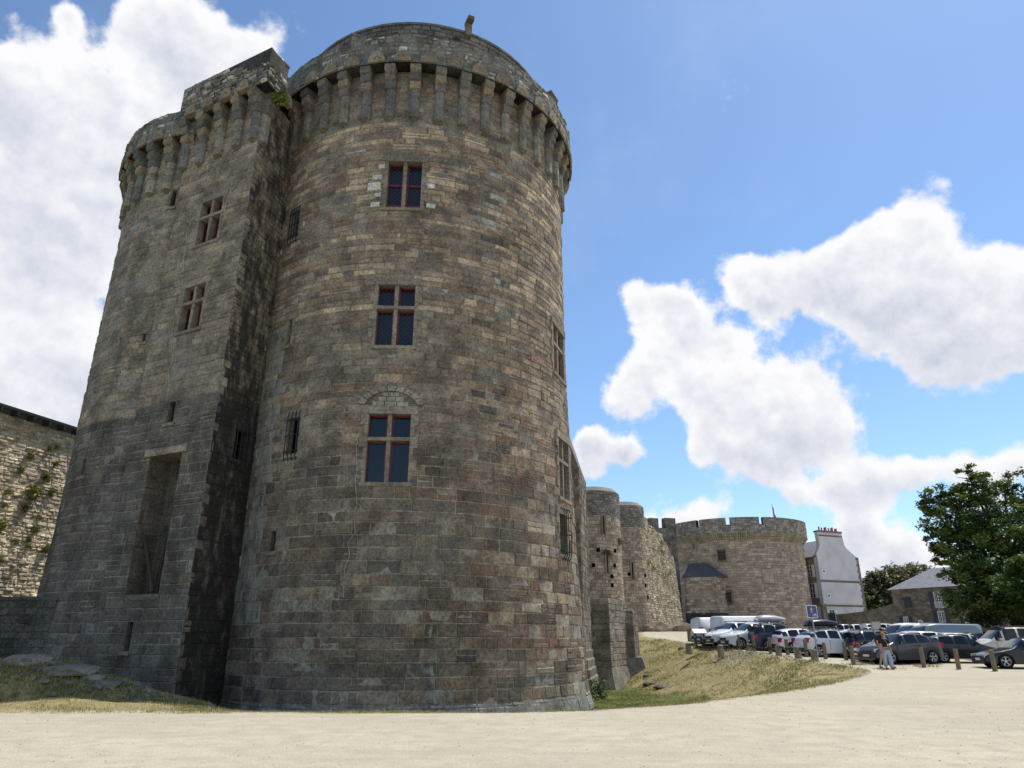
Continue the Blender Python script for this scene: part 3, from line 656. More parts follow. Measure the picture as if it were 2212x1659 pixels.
# ---- windows
def window(surf,r,style,depth=.38,label=None,cross=None):
    u0,u1,v0,v1=r
    if style in('cross','two','plaincross'): u0-=.06; u1+=.06; v0-=.03; v1+=.03
    P=surf((u0+u1)/2,(v0+v1)/2,0); t=(surf(u1,P.z,0)-surf(u0,P.z,0)); hw=t.length/2; t.normalize(); k=Vector((0,0,1)); n=t.cross(k)
    edge=surf(u0,P.z,0); sag=(P-edge).dot(n); hh=(v1-v0)/2; P=P-n*sag; ax=(t,n,k)
    mb=MB(); cs=(.225,.198,.155); c=lambda a=.12:(*jitc(cs,.15),a*.6)
    def bx(x,z,n0,n1,hx,hz,col=None,m_=mb): m_.box(P+t*x+k*z+n*((n0+n1)/2),(hx,(n1-n0)/2,hz),ax=ax,col=col or c())
    j=.10
    if style=='slit' or surf is SS: j=.0
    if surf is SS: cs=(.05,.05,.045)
    ns=max(2,int(2*hh/.42))
    for s in(-1,1):
        for i in range(ns):
            a=-hh+2*hh*i/ns; b=a+2*hh/ns-.012; e=.10+(.16 if (i%2) else 0); bx(s*(hw+e/2-.03),(a+b)/2,-depth,.045+sag*.3,e/2+.03,(b-a)/2) if style!='slit' else bx(s*(hw+.04),(a+b)/2,-depth,.012,.045,(b-a)/2,(.13,.12,.1,.1))
    if style=='slit': bx(0,0,-.2,-.19,hw+.05,hh+.05,(.006,.006,.006,0)); bx(0,hh+.07,-depth,.02,hw+.1,.07,(.15,.14,.12,0))  # black panel just inside the slit paints its inner darkness
    else: bx(0,hh+.16,-depth,.05+sag,hw+.22,.17)
    bx(0,-hh-.07,-depth,.09+sag,hw+.12,.075)
    bx(0,0,-depth-.62,-depth-.6,hw+.05,hh+.05,(.004,.004,.004,0)) if style in('grille','slit') else None
    mt=M['dressed']; frames=[]
    if style in ('cross','two','plaincross'):
        bx(0,0,-depth,.0,.085,hh,c())
        tz=None
        if style!='two': tz=hh-2*hh*(cross or .37); bx(0,tz,-depth,.03,hw,.075)
        cells=[]
        for s in(-1,1):
            xc=s*(hw/2+.035); hx=hw/2-.06
            if style=='two': cells+=[(xc,0,hx,hh-.01)]
            else: cells+=[(xc,(hh+tz+.075)/2,hx,(hh-tz-.075)/2),(xc,(-hh+tz-.075)/2,hx,(hh+tz-.075)/2)]
        frames=cells
    elif style=='red1': frames=[(0,0,hw-.02,hh-.02)]
    W_=mb.build('window',M['dressed'],KEEP)
    for (x,z,hx,hz) in frames:
        f=MB(); d0,d1=-depth+.05,-depth+.13; fw=.07
        for s in(-1,1): bx(x+s*(hx-fw/2),z,d0,d1,fw/2,hz,None,f); bx(x,z+s*(hz-fw/2),d0,d1,hx-fw,fw/2,None,f)
        if style=='two': bx(x,z+hz*.1,d0,d1+.01,hx-fw,.05,None,f); bx(x,z-hz+.2,d0,d1-.01,hx-fw,.15,None,f)
        f.has=False; f.build('window_frame',M['redpaint'],W_)
        g=MB(); bx(x,z,d0-.02,d0+.02,hx-.03,hz-.03,None,g); g.has=False
        lat=style in('two','cross') and label!='plain'
        gm=M['lattice'] if lat else M['pane']
        o=g.build('window_pane',gm,W_)
    if style=='plaincross':
        g=MB(); bx(0,0,-depth-.4,-depth-.38,hw,hh,None,g); g.has=False; g.build('window_pane',M['pane'],W_)
    if style in('grille',) :
        g=MB(); nb=4; pj=.27 if surf is SR and u0>A(-90) else .13
        for i in range(nb):
            x=-hw*.85+1.7*hw*i/(nb-1); o=pj
            pts=[P+t*x+k*(hh+.18)+n*.02,P+t*x+k*(hh+.26)+n*(o*.6),P+t*x+k*(hh+.02)+n*o,P+t*x+k*(-hh-.05)+n*o,P+t*x+k*(-hh-.28)+n*(o*.5)]
            for q in range(4): g.tube(pts[q],pts[q+1],.022,n=6)
        for z in (-hh*.85,0,hh*.85): g.tube(P+t*(-hw)+k*z+n*pj,P+t*hw+k*z+n*pj,.022,n=6); g.tube(P+t*(-hw)+k*z+n*pj,P+t*(-hw)+k*z-n*.05,.02,n=6); g.tube(P+t*(hw)+k*z+n*pj,P+t*(hw)+k*z-n*.05,.02,n=6)
        g.build('window_grille',M['iron'],W_)
    return W_,P,t,n,hw,hh
window(SR,wR[0],'two'); window(SR,wR[1],'cross'); w3,P3,t3,n3,hw3,hh3=window(SR,wR[2],'cross',label='plain')
for w in (wR4,wR5): window(SR,w,'plaincross',depth=.3)
window(SR,wR6,'grille',depth=.3)
for i,w in enumerate(gR): window(SR,w,'grille' if i!=1 else 'red1',depth=.3)
window(SR,sR,'slit'); window(SS,wS,'grille',depth=.3)
for w in wF: window(SF,w,'cross',depth=.42,label='plain')
for w in sF: window(SF,w,'slit',depth=.4)
for w in sL: window(SL,w,'slit',depth=.4)
# relieving arch of pale stones above the lowest cross window
mb=MB(); ks=Vector((0,0,1))
for i in range(9):
    a=math.pi*(.12+.76*i/8); r1,r2=1.12,1.42
    cc_=P3+ks*(hh3+.2)+n3*.045
    a0,a1=a-.135,a+.135; sq=.72
    pts=[(math.cos(a0)*r1,math.sin(a0)*r1*sq),(math.cos(a0)*r2,math.sin(a0)*r2*sq),(math.cos(a1)*r2,math.sin(a1)*r2*sq),(math.cos(a1)*r1,math.sin(a1)*r1*sq)]
    mb.extr(pts,cc_,t3,ks,n3,-.2,.035,(*jitc((.25,.23,.18),.15),-.2))
for i in range(3):
    for j_ in range(3): 
        x=(j_-1)*.5; mb.box(P3+ks*(hh3+.42+.2*i)+t3*x*(1-.28*i)+n3*0.03,(.235*(1-.28*i),.09,.09),ax=(t3,n3,ks),col=(*jitc((.27,.255,.2),.12),0))
mb.build('relieving_arch',M['dressed'],KEEP)
# white repair stones by the top window
u0,u1,v0,v1=wR[0]
for (du,dv,w_,h_) in ((-.5,.15,.42,.24),(-.42,.62,.3,.2),(-.62,1.05,.62,.42),(-.5,1.5,.45,.25),(-.32,2.05,.3,.24),(.5,.15,.42,.22),(.46,1.15,.34,.24)):
    uc=(u0 if du<0 else u1)+du; vc=v0+dv*(v1-v0)/2.3
    pc=SR(uc,vc,.02); n=Vector((pc.x-KR[0],pc.y-KR[1],0)).normalized(); tt=Vector((0,0,1)).cross(n)
    mb=MB(); mb.box(pc,(w_/2,.07,h_/2),ax=(tt,n,ks),col=(*jitc((.55,.53,.48),.06),0)); mb.build('repair_stone',M['dressed'],KEEP)
# tall drawbridge recess in the buttress
u0,u1,v0,v1=nich; mb=MB(); dp=1.1
def nb(uv_a,uv_b,na,nb_,surf=SF): pass
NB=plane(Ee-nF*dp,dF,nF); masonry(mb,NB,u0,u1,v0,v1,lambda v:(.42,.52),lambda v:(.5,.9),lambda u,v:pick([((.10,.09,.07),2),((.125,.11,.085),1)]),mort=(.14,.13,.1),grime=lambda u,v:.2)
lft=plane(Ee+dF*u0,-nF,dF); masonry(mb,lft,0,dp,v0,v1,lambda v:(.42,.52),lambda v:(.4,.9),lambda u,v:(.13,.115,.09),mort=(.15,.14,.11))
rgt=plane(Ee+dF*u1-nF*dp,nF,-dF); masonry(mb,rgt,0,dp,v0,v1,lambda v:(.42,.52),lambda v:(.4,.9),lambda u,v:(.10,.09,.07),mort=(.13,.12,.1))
pc=Ee+dF*((u0+u1)/2)-nF*(dp/2-.02); mb.box((pc.x,pc.y,v1+.12),((u1-u0)/2+.25,dp/2+.05,.14),math.atan2(dF.y,dF.x),(.30,.26,.18,0)); mb.box((pc.x,pc.y,v0-.1),((u1-u0)/2+.05,dp/2+.03,.1),math.atan2(dF.y,dF.x),(.14,.13,.12,.1))
rc=mb.build('drawbridge_recess',M['stone'],KEEP)
mb=MB()
a0=Ee+dF*(u0+.1)-nF*.35; a1=Ee+dF*(u1-.1)-nF*.35; zz=v0+2.4
mb.tube((a0.x,a0.y,zz),(a1.x,a1.y,zz-.05),.04,n=8); mb.tube((a0.x,a0.y,zz),(a1.x-.5,a1.y,v0+.1),.06,n=8)
for s in (.35,.5,.62,.75,.86): 
    b=Ee+dF*(u0+(u1-u0)*s)-nF*.5; mb.tube((b.x,b.y,v0),(b.x+random.uniform(-.2,.2),b.y,v0+random.uniform(1.6,2.4)),.04,n=6)
mb.build('timber_props',mat('blackened timber',(.05,.042,.03),.9),KEEP)
# white repointed crack lines
def crack(surf,pts):
    mb=MB()
    for i in range(len(pts)-1):
        a=surf(*pts[i],.05); b=surf(*pts[i+1],.05); 
        mb.tube(a-(b-a)*0,b,.015,n=5,col=(.34,.32,.27,0))
    mb.build('mortar_crack',M['dressed'],KEEP)
def crk(h,surf,pp): crack(surf,[h(*q) for q in pp])
crk(hF,SF,[(455,335),(450,352),(441,362),(452,374),(450,382),(436,398),(443,408)]); crk(hF,SF,[(424,425),(422,455),(414,462),(412,492),(405,500),(404,540),(399,560),(398,588),(386,600),(390,612),(384,640),(380,655)]); crk(hF,SF,[(378,690),(372,740),(376,780),(366,800),(368,830),(362,868)])
crk(hR,SR,[(770,960),(772,1010),(768,1040),(772,1090),(765,1110),(768,1150),(752,1175),(756,1200),(745,1230),(742,1290)])
crk(hR,SR,[(630,1165),(622,1230),(598,1300),(592,1330)][2:])
# plant growing high in the angle of the keep
def leafmass(mb,c,rad,n,size,cols,shell=.5,flat=1):
    for i in range(n):
        d=Vector(np.random.normal(size=3)).normalized(); r=random.uniform(shell,1)**.7
        p=Vector(c)+Vector((d.x*rad[0],d.y*rad[1],d.z*rad[2]))*r
        a=Vector(np.random.normal(size=3)).normalized(); b=a.orthogonal().normalized(); s=size*random.uniform(.6,1.3); q=a.cross(b)
        mb.face([p-b*s*.5,p+q*s*.45,p+b*s*.5,p-q*s*.45],(*jitc(random.choice(cols),.25),0))
LC=[(.075,.105,.03),(.05,.08,.025),(.10,.13,.035)]
GROW='plants growing on the castle walls'
def tuft(u,v,Y,r,n,cols=LC,label=None,name='wall_plant',hang=1):
    p=atY(u,v,Y); mb=MB(); leafmass(mb,p,(r,r*.6,r*.9),n,r*.28,cols,.1); 
    for i in range(5): mb.tube(p+Vector((0,.25,-.1)),p+Vector((random.uniform(-r,r)*.6,0,random.uniform(-.5,.7)*r)),.012,.006,4,(.1,.08,.04,0))
    o=mb.build(name,M['leaf']); tag(o,label,'plant',GROW); return o
tuft(603,212,27.35,.5,420,[(.16,.19,.04),(.05,.08,.02),(.22,.25,.05)],'yellow green shrub high in the angle between the keep towers')
# ---------------------------------------------------------------- rampart at the left
def az(d): return Vector((math.sin(R(d)),math.cos(R(d)),0))
def palRub(cs,w=None):
    return lambda u,v: pick([(c,1) for c in cs])
RW=thing('rampart_wall',(-28,38,0),'sunlit old stone rampart left of the keep, dotted with tufts and roofed in slate','wall')
dW=az(17); nW=dW.cross(Vector((0,0,1))); oW=Vector((-28.3,37.2,0))-dW*9
mb=MB(); SW=plane(oW,dW,nW,bat=.03)
masonry(mb,SW,0,24,1.0,13.4,lambda v:(.16,.26),lambda v:(.2,.65),palRub([(.56,.475,.35),(.49,.41,.30),(.61,.525,.39),(.42,.35,.255)]),jit=.03,bev=.04,prot=(.01,.09),gap=.015,mort=(.46,.40,.30),ustep=1)
mb.box((*(oW+dW*12-nW*1.2).xy,6.6),(12,.8,5.7),math.atan2(dW.y,dW.x),(.2,.18,.13,0))
mb.build('wall_face',M['rubble'],RW)
mb=MB()
e0=oW+nW*.15; 
def q3(p,z): return Vector((p.x,p.y,z))
A0,A1=e0+dW*0,e0+dW*24; B0,B1=A0-nW*3.4,A1-nW*3.4
mb.mesh([q3(A0,13.75),q3(A1,13.75),q3(B1,14.3),q3(B0,14.3),q3(A0,13.6),q3(A1,13.6),q3(B1,14.15),q3(B0,14.15)],[(0,1,2,3),(7,6,5,4),(0,4,5,1),(2,6,7,3),(1,5,6,2),(0,3,7,4)],(.05,.052,.06,0))
for i in range(25): 
    a=e0+dW*(i+.5); mb.box((*(a-nW*.3).xy,13.5),(.06,.3,.14),math.atan2(dW.y,dW.x),(.05,.035,.025,0))
mb.build('roof',mat('dark slate',(.028,.028,.032),.9,0,.2),RW)
TC=[(.17,.20,.05),(.11,.14,.035),(.24,.24,.08)]
LBS=['tuft high on the sunlit rampart under the middle of its roof', 'small tuft near the top right of the sunlit rampart', 'small tuft highest beside the keep edge on the sunlit rampart', 'upper left tuft on the sunlit rampart', 'bushy tuft below the two small top ones on the sunlit rampart', 'tuft close to the keep, upper part of the sunlit rampart', 'largest bush in the middle of the sunlit rampart', 'bushy tuft right of the largest bush on the sunlit rampart', 'spreading pale tuft just under the largest bush on the sunlit rampart', 'tiny tuft right of the pale spreading one on the sunlit rampart', 'dark tuft cut by the left photo edge, halfway down the rampart', 'small tuft near the left photo edge above the dark one on the rampart', 'tuft in the lower middle of the sunlit rampart', 'small tuft beneath the lower middle one on the sunlit rampart', 'tuft lowest beside the keep on the sunlit rampart', 'tiny tuft low left of centre on the sunlit rampart', 'tiny tuft at the lower centre of the sunlit rampart', 'lowest tiny tuft on the sunlit rampart above the dark wall', 'small tuft low at the left photo edge on the rampart', 'tiny tuft between the left photo edge and the rampart centre']
k=0
for (u,v,s) in [(66,985,.34),(108,968,.25),(125,965,.22),(45,1015,.28),(100,1030,.42),(122,1000,.24),(70,1065,.55),(112,1062,.36),(55,1098,.38),(85,1118,.2),(5,1135,.40),(18,1062,.25),(75,1145,.32),(62,1180,.22),(100,1185,.32),(35,1170,.2),(62,1165,.18),(30,1235,.16),(0,1210,.25),(10,1090,.2)]:
    # intersect with the wall plane
    r=ray(u,v); rr=Vector((r.x,1,0)); y=oW.dot(nW)/rr.dot(nW); n_=.03
    y*=1.0; z=CAMH+r.z*y; y=(oW+nW*(-.03*z)).dot(nW)/rr.dot(nW)
    if math.sin(0)==0 and -1<(rr*y-oW).dot(dW)<24:
        w=['small','pale','dark','drooping','bushy'][k%5]
        tuft(u,v,y-.15,s*1.1,int(100+s*300),TC,LBS[k],'wall_plant'); k+=1
# low wall in the keep's shadow
LW=thing('bridge_wall',(-25,30,0),'dark shaded low stone wall of the keep bridge, beneath the sunlit rampart','wall')
dL=Vector((.99,.12,0)).normalized(); nL=dL.cross(Vector((0,0,1))); oL=Vector((-36,28.6,0))
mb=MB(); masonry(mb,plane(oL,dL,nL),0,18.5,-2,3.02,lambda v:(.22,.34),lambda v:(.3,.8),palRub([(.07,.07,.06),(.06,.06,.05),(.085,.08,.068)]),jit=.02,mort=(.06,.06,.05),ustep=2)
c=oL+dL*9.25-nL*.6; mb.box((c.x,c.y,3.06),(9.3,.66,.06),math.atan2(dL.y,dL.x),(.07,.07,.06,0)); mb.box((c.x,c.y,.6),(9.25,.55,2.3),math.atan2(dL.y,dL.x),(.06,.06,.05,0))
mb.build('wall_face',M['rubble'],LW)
# stones of the spoil heap
STN='loose stones on the heap at the foot of the keep'
lst=[(60,1422,1.3,.45,'long flat pale slab on top of the spoil heap at far left'),(150,1424,1.6,.4,'longest flat slab on the spoil heap, nearest the keep wall'),(200,1452,.7,.3,'stone below the end of the long slab on the heap'),(228,1478,.9,.3,'flat stone midway down the slope of the heap'),(300,1505,.35,.3,'small rounded pale stone low on the heap'),(350,1512,.8,.28,'flat stone at the foot of the heap beside the buttress'),(392,1528,.9,.42,'squared block lying at the foot of the buttress corner'),(570,1531,.45,.25,'grey stone in the dark angle between the towers'),(100,1470,.6,.25,'mossy stone in the middle of the shaded heap')]
for i,(u,v,s,h,lab) in enumerate(lst):
    Y=23.2 if u<260 else (22.6 if u<380 else 21.5)
    if u>380: Y=22
    p=atY(u,v,Y); zg=float(gz(p.x,p.y)); mb=MB(); 
    rock(mb,(0,0,0),(s*.55,s*.4,h*.5),(*jitc((.17,.155,.125),.2),.15),i,1)
    o=mb.build('loose_stone',M['dressed']); o.location=(p.x,p.y,max(zg-h*.05,zg)); o.rotation_euler=(0,0,random.uniform(-.3,.3)); tag(o,lab,'stone',STN)
mb=MB()
for i in range(150):
    x=random.uniform(-18,-9.5); y=random.gauss(22.9,.9); s=random.uniform(.06,.22); rock(mb,(x,y,float(gz(x,y))),(s,s*.8,s*.5),(*jitc((.16,.155,.125),.25),0),i)
tag(mb.build('rubble',M['dressed']),'dark rubble and small stones covering the shaded heap','rubble',kind='stuff')
# ---------------------------------------------------------------- behind the keep
def boxwall(name,label,poly,z0,z1,crs_,wd_,pal,mort,mt='stone',cat='wall',top=None,grime=None,shade0=1,**kw):
    T=thing(name,(poly[0][0],poly[0][1],z0),label,cat); mb=MB(); n=len(poly)
    for i in range(n):
        a=Vector((*poly[i],0)); b=Vector((*poly[(i+1)%n],0)); d=(b-a).normalized(); nn_=d.cross(Vector((0,0,1)))
        masonry(mb,plane(a,d,nn_),0,(b-a).length,z0,z1,crs_,wd_,(lambda u,v,i=i: tuple(x*shade0 for x in pal(u,v)) if i==0 else pal(u,v)),mort=tuple(x*(shade0 if i==0 else 1) for x in mort),grime=grime,ustep=2,**kw)  # first face coloured darker: its shade is put into stone and mortar
    mb.face([(x,y,z1) for x,y in poly],(*mort,0)); mb.face([(x,y,z1) for x,y in poly],(*mort,0)) if False else None
    mb.build('wall_face',M[mt],T); return T
GP2=[(.20,.17,.13),(.16,.14,.115),(.24,.205,.155),(.14,.12,.10)]
# pier
P0=az(5.55)*41.5
pp=[(P0.x-2.6,P0.y-.2),(P0.x,P0.y),(P0.x+.9,P0.y+4.5),(P0.x-1.7,P0.y+4.6)]
T=boxwall('stone_pier','tall slim stone pier with stepped foot, directly behind the right side of the keep',pp,-1.8,11.3,lambda v:(.38,.48),lambda v:(.4,.9),palRub(GP2),(.2,.18,.15),cat='buttress')
mb=MB()
z=11.3; w=2.6
mb.mesh([(pp[0][0],pp[0][1],z),(pp[1][0],pp[1][1],z),(pp[2][0],pp[2][1],z),(pp[3][0],pp[3][1],z),(pp[0][0],pp[0][1],z+4.2),(pp[0][0]+1.35,pp[0][1],z+3.6),(pp[3][0]+1.5,pp[3][1],z+3.6),(pp[3][0],pp[3][1],z+4.2)],[(0,1,5,4),(1,2,6,5),(2,3,7,6),(3,0,4,7),(4,5,6,7)],(.18,.16,.13,.1))
for i in range(4):
    e=.085*(i+1); zz=.9-.48*i
    mb.prism([(pp[0][0]-.1,pp[0][1]-e),(pp[1][0]+e,pp[1][1]-e),(pp[2][0]+e,pp[2][1]),(pp[3][0],pp[3][1])],zz-.48-(2 if i==3 else 0),zz-.1,(*jitc((.18,.16,.13),.1),.05),top=[(pp[0][0]-.1,pp[0][1]-e),(pp[1][0]+e,pp[1][1]-e),(pp[2][0]+e,pp[2][1]),(pp[3][0],pp[3][1])])
    mb.prism([(pp[0][0]-.1,pp[0][1]-e),(pp[1][0]+e,pp[1][1]-e),(pp[2][0]+e,pp[2][1]),(pp[3][0],pp[3][1])],zz-.1,zz,(*jitc((.19,.17,.14),.1),0),top=[(pp[0][0]-.1,pp[0][1]-e+.085),(pp[1][0]+e-.085,pp[1][1]-e+.085),(pp[2][0]+e-.085,pp[2][1]),(pp[3][0],pp[3][1])])
mb.build('stepped_foot',M['stone'],T)
# big buttress
a=az(7.53)*50; d25=az(25)
bp=[(a.x-3.6,a.y+.1),(a.x,a.y),(a.x+d25.x*4.3,a.y+d25.y*4.3),(a.x-3.6+d25.x*4.3,a.y+d25.y*4.4)]
T=boxwall('masonry_block','squat square stone bastion standing in the ditch beyond the keep',bp,-1.9,4.05,lambda v:(.36,.44),lambda v:(.5,1.1),palRub([(.29,.25,.19),(.25,.215,.165),(.33,.285,.22)]),(.17,.15,.12),cat='bastion',grime=lambda u,v:.05,shade0=.62)
mb=MB(); top=[(x,y) for x,y in bp]; bot=[(bp[0][0]-.1,bp[0][1]-.35),(bp[1][0]+.25,bp[1][1]-.45),(bp[2][0]+.5,bp[2][1]),(bp[3][0],bp[3][1])]
top2=[(bp[0][0]-.1,bp[0][1]-.05),(bp[1][0]+.03,bp[1][1]-.06),(bp[2][0]+.06,bp[2][1]),(bp[3][0],bp[3][1])]
mb.prism(bot,-2.2,-.35,(.22,.20,.16,0),top=top2); mb.build('sloping_foot',M['stone'],T)
b2=[(bp[2][0]-1.0,bp[2][1]-.4),(bp[2][0]+.4,bp[2][1]-.2),(bp[2][0]+1.4,bp[2][1]+3.5),(bp[2][0]-.5,bp[2][1]+3.5)]
T=boxwall('masonry_block','smaller stone block adjoining the back of the square bastion, near the ditch',b2,-1.9,3.4,lambda v:(.36,.44),lambda v:(.5,1.1),palRub([(.20,.175,.135),(.16,.14,.11)]),(.17,.15,.12),cat='bastion')
mb=MB(); mb.prism([(b2[0][0],b2[0][1]-.6),(b2[1][0]+1.2,b2[1][1]-.3),(b2[2][0]+1.2,b2[2][1]),(b2[3][0],b2[3][1])],-2,.2,(.17,.16,.135,.1),top=[(b2[0][0],b2[0][1]-.05),(b2[1][0]+.5,b2[1][1]),(b2[2][0]+.4,b2[2][1]),(b2[3][0],b2[3][1])]); mb.build('sloping_foot',M['stone'],T)
# gate towers
def slitp(surf,u,v,w,h,par,name='arrow_slit'):
    mb=MB(); P=surf(u,v,.045); n=(surf(u,v,1)-surf(u,v,0)).normalized(); t_=Vector((0,0,1)).cross(n)
    for s in (-1,1): mb.box(P+t_*(s*(w/2+.09))+Vector((0,0,0)),(.09,.06,h/2+.1),ax=(t_,n,Vector((0,0,1))),col=(.21,.18,.14,0))
    mb.box(P+Vector((0,0,h/2+.16)),(w/2+.18,.06,.10),ax=(t_,n,Vector((0,0,1))),col=(.22,.19,.15,0))
    f=mb.build(name,M['dressed'],par); g=MB(); g.box(P-n*.04,(w/2,.045,h/2),ax=(t_,n,Vector((0,0,1)))); g.build('opening',M['dark'],f)
GTP=[(.42,.34,.255),(.36,.29,.215),(.47,.385,.285),(.32,.255,.19)]
def gtower(c,r,z0,z1,label,slits,holes):
    T=thing('gate_tower',(c[0],c[1],z0),label,'tower','round towers of the old gate'); mb=MB()
    rf=lambda z:r+max(0,(5-z))*.03; s=cyl(c[0],c[1],rf); R0=rf(10)
    masonry(mb,s,R(-200)*R0,R(40)*R0,z0,z1-2.8,lambda v:(.27,.36),lambda v:(.35,.9),palRub(GTP),mort=(.22,.185,.145),ustep=.4)
    s2=cyl(c[0],c[1],lambda z:r+.02); masonry(mb,s2,R(-200)*(r+.02),R(40)*(r+.02),z1-2.8,z1-.45,lambda v:(.2,.28),lambda v:(.22,.5),palRub([(.23,.21,.185),(.17,.16,.145),(.28,.26,.22)]),mort=(.16,.145,.125),ustep=.4,jit=.02,grime=lambda u,v:.12)
    n=40
    ring=lambda rr:[(c[0]+rr*math.cos(2*math.pi*i/n),c[1]+rr*math.sin(2*math.pi*i/n)) for i in range(n)]
    mb.prism(ring(r-.03),z0,z1-.5,(.2,.17,.13,0)); mb.prism(ring(r+.04),z1-.45,z1,(.25,.235,.2,.1),top=ring(r-.45))
    mb.build('tower_wall',M['far'],T)
    for (u,v,w,h) in slits:
        a_,z_=hcyl(u,v,c,rf,R0); slitp(s,a_,z_,w,h,T)
    for (u,v) in holes:
        a_,z_=hcyl(u,v,c,rf,R0); P=s(a_,z_,.02); n_=(s(a_,z_,1)-s(a_,z_,0)).normalized(); g=MB(); g.box(P,(.15,.05,.17),ax=(Vector((0,0,1)).cross(n_),n_,Vector((0,0,1)))); g.build('putlog_hole',M['dark'],T)
    return T
g1=az(6.45)*69.5; g2=az(9.05)*79
gtower((g1.x,g1.y),2.82,-1.5,15.3,'nearer round gate tower with arrow slits, right behind the keep',[(1303,1133,.13,1.6),(1311,1217,.13,1.6)],[(1292,1188),(1328,1190),(1327,1222),(1282,1221),(1321,1245),(1322,1264)])
gtower((g2.x,g2.y),2.26,0,15.6,'farther round gate tower between the nearer tower and the rubble curtain wall',[(1366,1233,.14,1.6)],[(1359,1240),(1393,1243),(1394,1264),(1399,1290)])
# rubble curtain wall
dC=az(30); cw0=az(10.1)*77; cw1=cw0+dC*14.6; nC=dC.cross(Vector((0,0,1)))
T=thing('curtain_wall',(cw0.x,cw0.y,2),'battered rubble curtain wall with weeds, running from the gate tower to the far tower','wall')
mb=MB()
lw=14.6; zt=lambda u:float(np.interp(u,[0,6,9,12,14.6],[14.6,14.1,13.6,12.6,10.3]))
masonry(mb,plane(cw0,dC,nC,bat=.07),0,lw,-1,14.7,lambda v:(.17,.30),lambda v:(.22,.6),palRub([(.50,.44,.33),(.42,.37,.27),(.57,.51,.38),(.35,.30,.225)]),jit=.05,bev=.06,prot=(.02,.14),gap=.02,mort=(.34,.30,.22),ustep=1.5,grime=lambda u,v:.0)
# keep only what lies below the worn top line
cut(mb,lambda p: p.z<zt((Vector((p.x,p.y,0))-cw0).dot(dC))+.12*math.sin(p.x*5))
poly=[]
us=[i*lw/20 for i in range(21)]
for i in range(20):
    a,b=us[i],us[i+1]
    def pz(u,z,n): return cw0+dC*u+nC*(n-.07*z)+Vector((0,0,z))
    za,zb_=zt(a),zt(b)
    mb.mesh([pz(a,za,0),pz(b,zb_,0),pz(b,zb_,-1.6),pz(a,za,-1.6),pz(a,-1,-1.6),pz(b,-1,-1.6)],[(0,1,2,3),(3,2,5,4)],(.25,.22,.16,.1))
mb.build('wall_face',M['rubble'],T)
for i in range(9):
    uu=random.uniform(.5,11); zz=zt(uu)-random.uniform(0,1)**2*7; P=pz(uu,zz,.15); mb=MB(); leafmass(mb,P,(.5,.5,.4),70,.16,[(.22,.2,.07),(.13,.14,.05)],.1); o=mb.build('wall_plant',M['leaf']); tag(o,'dry weed rooted in the rubble curtain wall between gate tower and far tower','plant',GROW)
for gi_,(u,v,Y,s) in enumerate(((1310,1195,66.4,.55),(1268,1250,67.5,.9),(1264,1205,67.3,.7),(1372,1270,76.2,.5),(1337,1170,67.6,.45),(1262,1135,67.8,.5))):
    tuft(u,v,Y,s,220,[(.07,.09,.03),(.11,.11,.04)],['small plant in the middle of the nearer gate tower front','largest dark plant low in the corner beside the nearer gate tower','dark plant above the largest one beside the nearer gate tower','dark plant hanging on the farther gate tower','small plant on the right edge of the nearer gate tower','highest dark plant beside the nearer gate tower, next to the keep'][gi_])
# ---------------------------------------------------------------- far artillery tower
FT=az(17.4)*110; FR=9.5
T=thing('artillery_tower',(FT.x,FT.y,2.5),'broad round battlemented stone tower with corbel ring beyond the parked cars','tower'); mb=MB()
rf=lambda z:FR+max(0,8-z)*.05
s=cyl(FT.x,FT.y,rf); hT=lambda u,v:hcyl(u,v,(FT.x,FT.y),rf,FR)
FW=[rect(hT,(1550,1190),(1567,1190),(1553,1210),(1568,1210)),rect(hT,(1563,1279),(1580,1279),(1564,1302),(1581,1302)),rect(hT,(1550,1262),(1557,1262),(1550,1273),(1557,1273)),rect(hT,(1497,1175),(1502,1175),(1497,1185),(1502,1185))]
FCP=[(.42,.34,.26),(.36,.29,.225),(.47,.385,.295),(.32,.255,.195)]
masonry(mb,s,R(-200)*FR,R(20)*FR,1,14.1,lambda v:(.26,.40),lambda v:(.35,1.1),palRub(FCP),FW,mort=(.24,.195,.155),ustep=.9,jit=.012)
s3=cyl(FT.x,FT.y,lambda z:FR+.08+max(0,8-z)*.05)
masonry(mb,s3,R(-200)*FR,R(20)*FR,8.0,8.3,lambda v:(.3,.3),lambda v:(.8,1.4),palRub([(.36,.31,.24)]),mort=(.3,.26,.2),ustep=.9)
mb.prism([(FT.x+(FR-.1)*math.cos(2*math.pi*i/60),FT.y+(FR-.1)*math.sin(2*math.pi*i/60)) for i in range(60)],1,14.9,(.2,.17,.13,0))
mb.build('tower_wall',M['far'],T)
PRr=FR+.7
mb=MB(); s4=cyl(FT.x,FT.y,lambda z:PRr)
hl=[]
for (u) in (1520,1568,1642): pass
def azang(u,v): return hcyl(u,v,(FT.x,FT.y),lambda z:PRr,PRr)[0]
cren=[azang(1505.5,1120),azang(1571,1122),azang(1643.5,1125),azang(1440,1118)]
H=[(c-.24,c+.24,16.0,17.2) for c in cren]
masonry(mb,s4,R(-200)*PRr,R(25)*PRr,14.85,16.95,lambda v:(.22,.34),lambda v:(.25,.6),palRub([(.31,.27,.23),(.23,.205,.175),(.38,.34,.30)]),H,mort=(.15,.13,.115),ustep=.48,jit=.02,grime=lambda u,v:.12)
n=110
